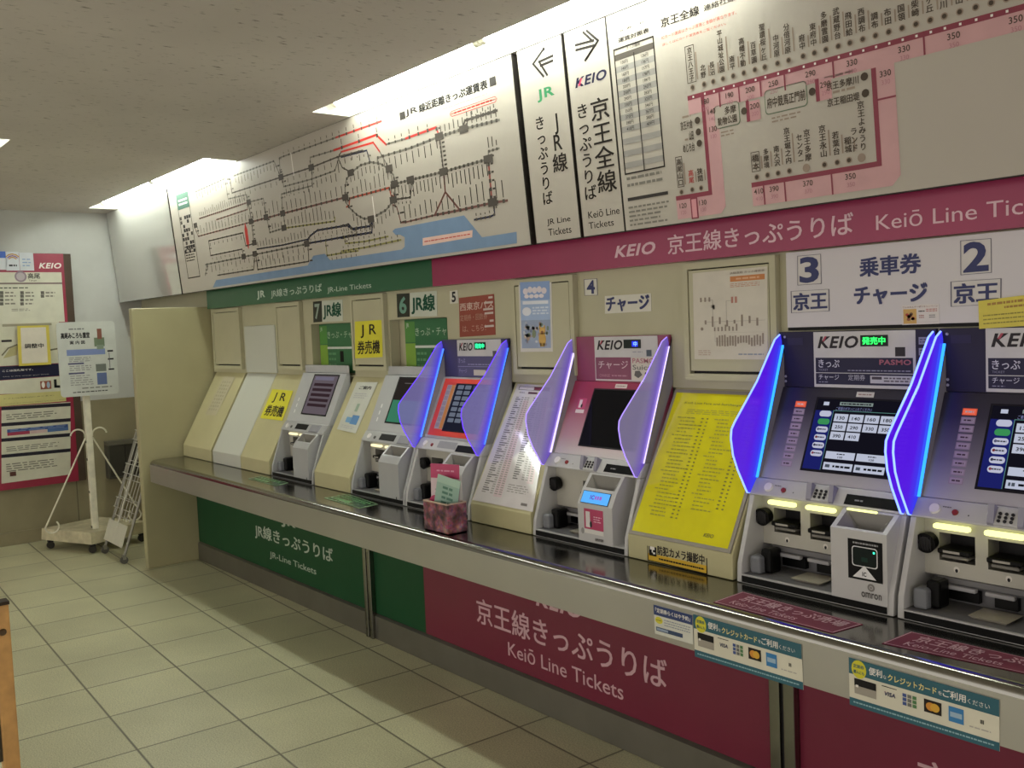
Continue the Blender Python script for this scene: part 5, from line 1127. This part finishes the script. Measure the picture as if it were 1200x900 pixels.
# ------------------------------------------------------------------ leaflet holder
def floral():
    m = bpy.data.materials.new('blossom_print'); m.use_nodes = True; nt = m.node_tree; b = nt.nodes['Principled BSDF']; L = nt.links.new
    tc = nt.nodes.new('ShaderNodeTexCoord'); n = nt.nodes.new('ShaderNodeTexVoronoi'); n.inputs['Scale'].default_value = 85; L(tc.outputs['Object'], n.inputs['Vector'])
    n2 = nt.nodes.new('ShaderNodeTexNoise'); n2.inputs['Scale'].default_value = 22; n2.inputs['Detail'].default_value = 5; L(tc.outputs['Object'], n2.inputs['Vector'])
    r = nt.nodes.new('ShaderNodeValToRGB'); e = r.color_ramp.elements; e[0].position = .36; e[0].color = lin('#2c2022'); e[1].position = .6; e[1].color = lin('#8d5860')
    q = e.new(.46); q.color = lin('#5e383e'); q = e.new(.75); q.color = lin('#b08886'); L(n2.outputs['Fac'], r.inputs['Fac'])
    mx = nt.nodes.new('ShaderNodeMix'); mx.data_type = 'RGBA'; mx.blend_type = 'OVERLAY'; mx.inputs['Factor'].default_value = .35; L(r.outputs['Color'], mx.inputs['A']); L(n.outputs['Color'], mx.inputs['B']); L(mx.outputs['Result'], b.inputs['Base Color']); b.inputs['Roughness'].default_value = .6
    return m
hx0, hx1, hy0, hy1 = -3.150, -2.985, -.525, -.435
fl = floral(); t = thing('leaflet_holder', 'pink blossom patterned box holding leaflets in front of machine 5', 'leaflet holder', ((hx0+hx1)/2, (hy0+hy1)/2, .731))
m = MB(); w = .004; ht = .118
def wallq(ax0, ax1, ay0, ay1): m.hexa([(ax0, ay0, .731), (ax1, ay0, .731), (ax1, ay1, .731), (ax0, ay1, .731)], [(ax0, ay0, .731+ht), (ax1, ay0, .731+ht), (ax1, ay1, .731+ht), (ax0, ay1, .731+ht)], fl)
wallq(hx0, hx1, hy0, hy0+w); wallq(hx0, hx1, hy1-w, hy1); wallq(hx0, hx0+w, hy0+w, hy1-w); wallq(hx1-w, hx1, hy0+w, hy1-w); m.box(hx0, hx1, hy0, hy1, .731, .735, fl)
m.build('box', t)
s = MB(); RIMW = P('#b7a08c', .6); z = .731+ht
s.box(hx0-.001, hx1+.001, hy0-.001, hy0+.005, z-.004, z+.001, RIMW); s.box(hx0-.001, hx1+.001, hy1-.005, hy1+.001, z-.004, z+.001, RIMW); s.box(hx0-.001, hx0+.005, hy0+.005, hy1-.005, z-.004, z+.001, RIMW); s.box(hx1-.005, hx1+.001, hy0+.005, hy1-.005, z-.004, z+.001, RIMW); s.build('rim', t)
L1 = Surf((-3.138, -.498, .737), (.95, .32, 0), (0, .03, 1)); s = Sheet(L1)
s.slab(0, 0, .14, .255, .002, P('#cdb9bd', .5)); s.rect(0, .198, .14, .255, P('#b23460', .45), 1); s.lines(.03, .222, .115, .234, 1, P('#d08aa4', .5), .5, .02, 1.); s.lines(.02, .13, .13, .16, 2, P('#a5939a', .5), .4, .03, .8); s.oval(.02, .1, .03, .03, P('#b23460', .5), 1); s.poly([(.04, .07), (.11, .09), (.13, .115), (.09, .11), (.05, .1)], P('#b8486e', .5), 1)
tag(s.build('leaflet'), 'pink and white leaflet standing in the blossom holder', 'leaflet', 'leaflets in the holder')
L2 = Surf((-3.112, -.513, .778), (.92, .40, -.26), (.24, .05, 1)); s = Sheet(L2)
s.slab(0, -.03, .105, .185, .002, P('#8fae9e', .5)); s.lines(.03, .03, .085, .15, 6, P('#4f7a68', .5), .5, .02, .8); s.rect(0, .155, .105, .185, P('#a3bfae', .5), 1)
tag(s.build('leaflet'), 'mint green folded leaflet tilting in front of the pink one', 'leaflet', 'leaflets in the holder')

# ------------------------------------------------------------------ far wall: notice board
NB = Surf((-8.0, 0, 0), (0, 1, 0), (0, 0, 1)); nx = NB.px
t = thing('notice_board', 'tall red framed station notice board on the far wall', 'notice board', (-8.02, -1.1, .43))
ya = nx(83, 297)[0]; yb = -1.72; zb, zt = .432, 2.222
m = MB(); RED = P('#8e1f3a', .4)
m.box(-8.048, -8.012, yb, ya, zb, zt, P('#4d4136', .4)); m.build('case', t)
s = Sheet(NB, lift=-.011); s.slab(yb, zb, ya-.055, zt, .001, RED); s.text('KEIO', *nx(46, 314.5), *nx(72, 308), WHITE, .05, .25)
s.build('red_panel', t)
s = Sheet(NB, lift=-.0095); pp = P('#cbcab6', .45)
A = lambda u, v: nx(u, v)
yr = A(73, 330)[0]; ys = A(86, 470)[0]
s.rect(yb, A(40, 378)[1]+0, yr, A(72, 319)[1], pp, 1); s.rect(yb, A(40, 333)[1], yr, A(40, 331)[1], P('#7a6a64', .5), 2)
s.oval(*A(24.5, 324), .042, .042, P('#8a7a84', .5), 2); s.oval(*A(24.5, 324), .03, .03, P('#b0a4a8', .5), 3); a = A(33, 326.5); b = A(47, 320); s.text('高尾', a[0], a[1], b[0], b[1], DARK, .02); a = A(34, 329.5); b = A(43, 327.5); s.text('Takao', a[0], a[1], b[0], b[1], DARK, .0)
for u0, u1, v0, v1 in ((-14, 7, 295, 316), (8, 22, 295, 317), (24, 39, 296, 317)): s.rect(*A(u0, v1), *A(u1, v0), P('#c8ccd0', .45), 1)
s.rect(*A(-14, 302), *A(6.5, 294.5), P('#2f58b0', .4), 2)
cen = A(15, 303)
for r_, c_ in ((.055, '#c08a3a'), (.042, '#8a5a8a'), (.03, '#c08a3a')):
    s.line([(cen[0]+r_*math.cos(x), cen[1]-.02+r_*math.sin(x)) for x in (.7, 1.1, 1.57, 2.04, 2.44)], .008, P(c_, .5), 2)
s.lines(*A(11, 313), *A(20, 309), 1, DARK, .5, .02, 1.); s.lines(*A(27, 313), *A(36, 302), 3, P('#8aa0c0', .5), .4, .03, .8)
s.lines(*A(0, 338.5), *A(33, 336), 1, DARK, .5, .03, 1.)
for u0, vs_ in ((0, (343, 347, 351.5, 356)), (24, (343, 347, 351.5, 356)), (48, (343, 347))):
    for v in vs_: a = A(u0, v); s.rect(a[0], a[1]-.012, a[0]+.025, a[1]+.012, P('#5a564c', .5), 2); s.lines(a[0]+.035, a[1]-.008, a[0]+.11, a[1]+.008, 1, P('#7a766a', .5), .7, .03, .7)
s.lines(*A(14, 365), *A(36, 361), 2, P('#7a766a', .5), .4, .03, .9)
# map part behind the small paper
s.rect(yb, A(40, 427)[1], A(71, 400)[0], A(40, 378)[1], P('#c3c1ab', .5), 1); s.lines(*A(3, 383), *A(68, 378), 1, P('#8f8a74', .5), .9, .5, 1.)
s.poly([A(4, 420), A(20, 416), A(22, 404), A(12, 408)], P('#a8a070', .5), 2); s.line([A(3, 416), A(10, 408), A(20, 404)], .01, P('#6a6650', .5), 3); s.line([A(60, 410), A(71, 408)], .012, P('#6a6650', .5), 3); s.rect(*A(2, 401), *A(14, 398), DARK, 2)
s.poly([A(-5, 446), A(73, 440), A(71.5, 426), A(-5, 430)], P('#25253a', .45), 2); a = A(3, 435.5); b = A(39, 431); s.text('ここは改札階です。', a[0], a[1]-.004, b[0], b[1]-.004, WHITE, .01); a = A(3, 441.5); b = A(58, 437.5); s.text('This is the ticket gate floor', a[0], a[1]-.004, b[0], b[1]-.004, WHITE, .0)
s.poly([A(-5, 462), A(76, 460), A(74, 440.5), A(-5, 446.5)], pp, 1); s.rect(*A(48, 456.5), *A(60, 446), P('#8a4a34', .5), 2); a = A(51, 451); s.oval(a[0], a[1], .012, .025, WHITE, 3); a = A(57, 451); s.oval(a[0], a[1], .012, .025, P('#9ab0c4', .5), 3); s.line([A(65, 446), A(65.5, 453), A(71, 453)], .02, DARK, 3)
s.poly([A(-5, 477), A(78, 470), A(77, 458), A(-5, 463)], P('#c4bd7c', .5), 2); a = A(5, 467.5); b = A(64, 462); s.text('トイレは改札内にあります。', a[0], a[1]-.004, b[0], b[1]-.004, P('#5a553a', .5), .01); a = A(6, 472.5); b = A(78, 468); s.text('Toilets are located inside the ticket gates', a[0], a[1]-.004, b[0], b[1]-.004, P('#5a553a', .5), .0)
def bandp(v0l, v0r, v1l, v1r, c, l=2, ul=2, ur=83): s.poly([A(ul, v1l), A(ur, v1r), A(ur, v0r), A(ul, v0l)], c, l)
bandp(477, 471, 567, 556, pp, 1)
for l0, r0 in ((477, 472), (496, 490), (514, 507.5), (533, 525.5)): bandp(l0, r0, l0+4, r0+4, P('#2b2a33', .45), 2)
for l0, r0, rows in ((482, 478, 3), (519, 515, 3), (539, 534, 4)):
    a = A(8, l0+11+(4 if rows == 4 else 0)); b = A(72, r0+2); s.lines(a[0], a[1], b[0], b[1], rows, P('#6f6d62', .5), .4, .05, .75)
a = A(9, 511); b = A(80, 497); mid_ = (a[1]+b[1])/2; s.rect(a[0], mid_, b[0], b[1], P('#34508a', .45), 3); s.rect(a[0], a[1], a[0]+(b[0]-a[0])*.36, mid_, P('#a03450', .45), 3); s.rect(a[0]+(b[0]-a[0])*.37, a[1], a[0]+(b[0]-a[0])*.64, mid_, P('#c9b0ac', .45), 3); s.rect(a[0]+(b[0]-a[0])*.65, a[1], b[0], mid_, P('#4a6a9c', .45), 3); s.lines(a[0]+.02, mid_, b[0]-.02, b[1], 2, P('#7d92b8', .5), .4, .08, 1., 4)
s.rect(*A(12, 558.5), *A(19, 552.5), P('#5a3228', .5), 3)
s.build('information_sheet', t)
tp_ = Surf((-7.986, 0, 0), (0, 1, 0), (0, 0, 1))
sticker(tp_, ((22, 429), (60, 427), (57, 381), (20, 382)), .004, P('#c9b84a', .5), lambda T, R, L, O: (R(.1, .06, .9, .95, P('#cfc8b8', .45), 1), T('調整中', .2, .43, .8, .55, DARK, .02)), 'adjustment_notice', 'white paper with yellow border hung on the notice board', 'notice')

# ------------------------------------------------------------------ sign stand on castors
t = thing('sign_stand', 'old white sign stand on castors in front of the notice board', 'sign stand', (-7.5, -.62, 0))
OW = P('#d6d2bc', .55, vary=.12, scale=20); OWD = P('#bdb595', .6, vary=.2, scale=16)
Lc, Fc, Bc = Vector((-7.70, -.955, 0)), Vector((-7.20, -.735, 0)), Vector((-7.83, -.50, 0)); Rc = Fc+Bc-Lc
up = lambda v, z: Vector((v.x, v.y, z))
m = MB(); sh = .03; c_ = (Fc+Bc)/2
ins = lambda v, z: up(v+(c_-v)*.02, z)
m.hexa([up(Lc, .072), up(Fc, .072), up(Rc, .072), up(Bc, .072)], [ins(Lc, .155), ins(Fc, .155), ins(Rc, .155), ins(Bc, .155)], OWD); m.build('base', t)
for v in (Lc, Fc, Rc, Bc):
    p = v+(c_-v)*.16; q = MB(); q.box(p.x-.018, p.x+.018, p.y-.018, p.y+.018, .05, .072, DARK); q.disc((p.x-.012, p.y, .0265), (1, 0, 0), .0265, .024, P('#3d3b36', .6), 16); q.build('castor', t)
pc = Vector((-7.36, -.66, 0)); m = MB(); m.rbox(pc.x-.022, pc.x+.022, pc.y-.022, pc.y+.022, .155, 1.62, OW, .004)
for z in (.16, .42, .66, .79): m.rbox(pc.x-.0235, pc.x+.012, pc.y-.0235, pc.y+.004, z, z+.018, P('#55503f', .6), .001)
m.build('pole', t)
PX = pc.x
SR = wall(0)
def rodpt(u, v): p = on(u, v, 0, PX); return (p.x, p.y, p.z)
def curl(c, r, a0, a1, n=12): return [(PX, c[0]+r*math.cos(a0+(a1-a0)*k/n), c[1]+r*math.sin(a0+(a1-a0)*k/n)) for k in range(n+1)]
y1, z1 = rodpt(101, 513)[1:]; y2, z2 = rodpt(49, 611)[1:]
for sgn in (-1, 1):
    yy = lambda y: pc.y+(y-pc.y)*(1 if sgn < 0 else -1)
    d = abs(pc.y-.022-y1)+.01
    a = curl((pc.y+sgn*.075, .865), .045, math.pi*(0 if sgn > 0 else 1)-(.6 if sgn > 0 else -.6), math.pi*(1 if sgn > 0 else 0))
    pts = [(PX, pc.y+sgn*.03, .865)]
    top_ = (PX, pc.y+sgn*.035, .82); low_ = (PX, pc.y+sgn*.33, .25)
    m = MB(); m.tube(curl((pc.y+sgn*.075, .845), .05, math.pi*.95 if sgn < 0 else math.pi*.05, -.15 if sgn < 0 else math.pi+.15, 14), .006, OW, 8)
    end = curl((pc.y+sgn*.29, .215), .045, 0 if sgn > 0 else math.pi, (-math.pi*1.25 if sgn > 0 else math.pi*2.25), 14)
    m.tube([(PX, pc.y+sgn*.024, .83), (PX, pc.y+sgn*.18, .52)]+end, .006, OW, 8); m.build('scroll_brace', t, True)
BS = Surf((-7.30, 0, 0), (.0, 1, 0), (0, 0, 1)); s = Sheet(BS, lift=.0)
a, b = BS.px(72, 466); a2, b2 = BS.px(134, 376)
pts = []; r = .025
for cx, cy_, t0 in ((a2-r, b+r, -90), (a2-r, b2-r, 0), (a+r, b2-r, 90), (a+r, b+r, 180)):
    for k in range(5): th = math.radians(t0+k*22.5); pts.append((cx+r*math.cos(th), cy_+r*math.sin(th)))
s.slabp(pts, .012, P('#c2c5bd', .45)); T, R, L, O = mk(s, a, b, a2, b2)
T('高尾みころも霊堂', .06, .78, .55, .86, DARK, .04); T('案 内 図', .20, .70, .46, .75, DARK, .02); L(.2, .89, .46, .92, 1, P('#777777', .5), .6, .06, 1.)
R(.14, .55, .80, .63, P('#7686b4', .45), 1); R(.68, .76, .76, .9, P('#7a4a3a', .5), 2); R(.62, .66, .80, .78, P('#6a7a60', .5), 1); R(.66, .62, .78, .68, P('#7f8f7c', .5), 2)
for y in (.43, .30): R(.15, y, .42, y+.022, P('#4a4a6a', .5), 1)
R(.62, .32, .80, .42, P('#6a7068', .5), 1); R(.63, .14, .80, .30, P('#5a6a94', .5), 1); L(.17, .46, .6, .53, 3, P('#8f8f8c', .5), .5, .08, .8); L(.17, .34, .58, .42, 3, P('#8f8f8c', .5), .5, .08, .8); L(.17, .14, .58, .29, 5, P('#8f8f8c', .5), .4, .08, .8)
for y in (.58, .47, .33): R(.84, y, .94, y+.022, DARK, 1)
R(.86, .36, .875, .57, P('#777777', .5), 1); L(.36, .095, .88, .115, 1, P('#6a6a62', .5), .7, .1, 1.); L(.2, .045, .8, .065, 1, DARK, .6, .05, 1.)
s.build('sign_plate', t)
q = MB(); q.box(PX+.022, -7.312, pc.y-.015, pc.y+.015, 1.2, 1.24, OWD); q.box(PX+.022, -7.312, pc.y-.015, pc.y+.015, 1.5, 1.54, OWD); q.build('bracket', t)

# ------------------------------------------------------------------ wire rack leaning on the back wall
t = thing('wire_rack', 'leaning wire leaflet rack on small wheels behind the end wall', 'rack', (-6.9, -.6, 0))
RG = P('#8d8b80', .4, .6)
Lx, Rx = -7.165, -6.72
a0, a1 = Vector((Lx, -.655, .04)), Vector((Lx, -.07, 1.72)); d0 = Vector((Rx-Lx, 0, 0)); dd = (a1-a0)
nrm = Vector((1, 0, 0)).cross(dd).normalized()
P_ = lambda u, v, h=0: a0+d0*u+dd*v+nrm*h
m = MB(); m.tube([P_(0, 0), P_(0, 1)], .010, RG, 8); m.tube([P_(1, 0), P_(1, 1)], .010, RG, 8); m.tube([P_(0, 1), P_(1, 1)], .010, RG, 8); m.build('frame', t, True)
WG = P('#b5b3a6', .4, .4); m = MB()
for i in range(7): m.tube([P_(.06+i*.147, .13), P_(.06+i*.147, .98)], .0028, WG, 6)
for j in range(12): m.tube([P_(0, .14+j*.075), P_(1, .14+j*.075)], .003, WG, 6)
for j in range(6):
    v = .16+j*.14
    for e in (.012, .05): m.tube([P_(0, v+e, 0), P_(0, v+e, .022), P_(1, v+e, .022), P_(1, v+e, 0)], .003, WG, 6)
    for i in range(7): m.tube([P_(.06+i*.147, v+.01, .022), P_(.06+i*.147, v+.05, .022)], .0024, WG, 6)
m.build('wire_pockets', t); m = MB(); m.tube([P_(.5, .10, .03), P_(.5, .97, .03)], .006, P('#c6c4b6', .4), 8); m.build('middle_bar', t)
s = Sheet(Surf(P_(0, .035, .03), (1, 0, 0), dd)); s.slab(.012, 0, Rx-Lx-.012, .15, .003, P('#c4c2b0', .45)); s.build('front_plate', t)
for u in (0, 1):
    p = P_(u, 0); m = MB(); m.disc((p.x-.011, p.y, .0255), (1, 0, 0), .0255, .022, P('#55534c', .5), 16); m.box(p.x-.014, p.x+.014, p.y-.01, p.y+.012, .03, .062, RG); m.build('wheel', t)
# dark box on the far wall
m = MB(); GB = P('#4c4a40', .45); x0, x1, ya_, yb_, za, zb_ = -8.048, -7.95, -.37, -.10, .42, .72
m.box(x0, x1, ya_, yb_, za, za+.012, GB); m.box(x0, x1, ya_, yb_, zb_-.03, zb_, P('#5d5a4d', .45)); m.box(x0, x1, ya_, ya_+.012, za+.012, zb_-.03, GB); m.box(x0, x1, yb_-.012, yb_, za+.012, zb_-.03, GB); m.box(x0, x0+.01, ya_+.012, yb_-.012, za+.012, zb_-.03, P('#2c2a25', .5))
m.rbox(x1-.02, x1-.008, ya_+.014, (ya_+yb_)/2-.002, za+.014, zb_-.033, P('#3a3831', .5), .003); m.rbox(x1-.02, x1-.008, (ya_+yb_)/2+.002, yb_-.014, za+.014, zb_-.033, P('#3a3831', .5), .003)
tag(m.build('wall_box'), 'dark grey metal box low on the far wall behind the wire rack', 'wall box')

# ------------------------------------------------------------------ wooden framed sign at the near left
t = thing('wooden_sign_stand', 'wooden post of a framed sign stand at the left edge with two bolts', 'sign stand', (-3.22, -2.05, 0))
WD = P('#c4965a', .5, vary=.14, scale=22); p = on(10, 705, 2, .75); wx, wy = p.x, p.y
m = MB(); m.rbox(wx-.045, wx, wy-.045, wy, .0, .742, WD, .004); m.box(wx-.047, wx+.002, wy-.047, wy+.002, .742, .752, P('#3a2f26', .5)); m.build('post', t)
m = MB(); m.rbox(wx-.045, wx, wy-.745, wy-.70, .0, .742, WD, .004); m.box(wx-.047, wx+.002, wy-.747, wy-.698, .742, .752, P('#3a2f26', .5)); m.build('post', t)
for z in (.66, .10):
    MB().disc((wx, wy-.022, z), (1, 0, 0), .011, .006, P('#5a4a3a', .35, .8), 14, .008).build('bolt', t)
m = MB(); m.box(wx-.035, wx-.012, wy-.70, wy-.045, .26, .70, P('#4a4438', .5)); m.box(wx-.012, wx-.006, wy-.69, wy-.055, .28, .68, P('#8f97a8', .4)); m.build('sign_panel', t)
m = MB(); m.rbox(wx-.04, wx-.008, wy-.70, wy-.045, .04, .085, WD, .004); m.build('rail', t)
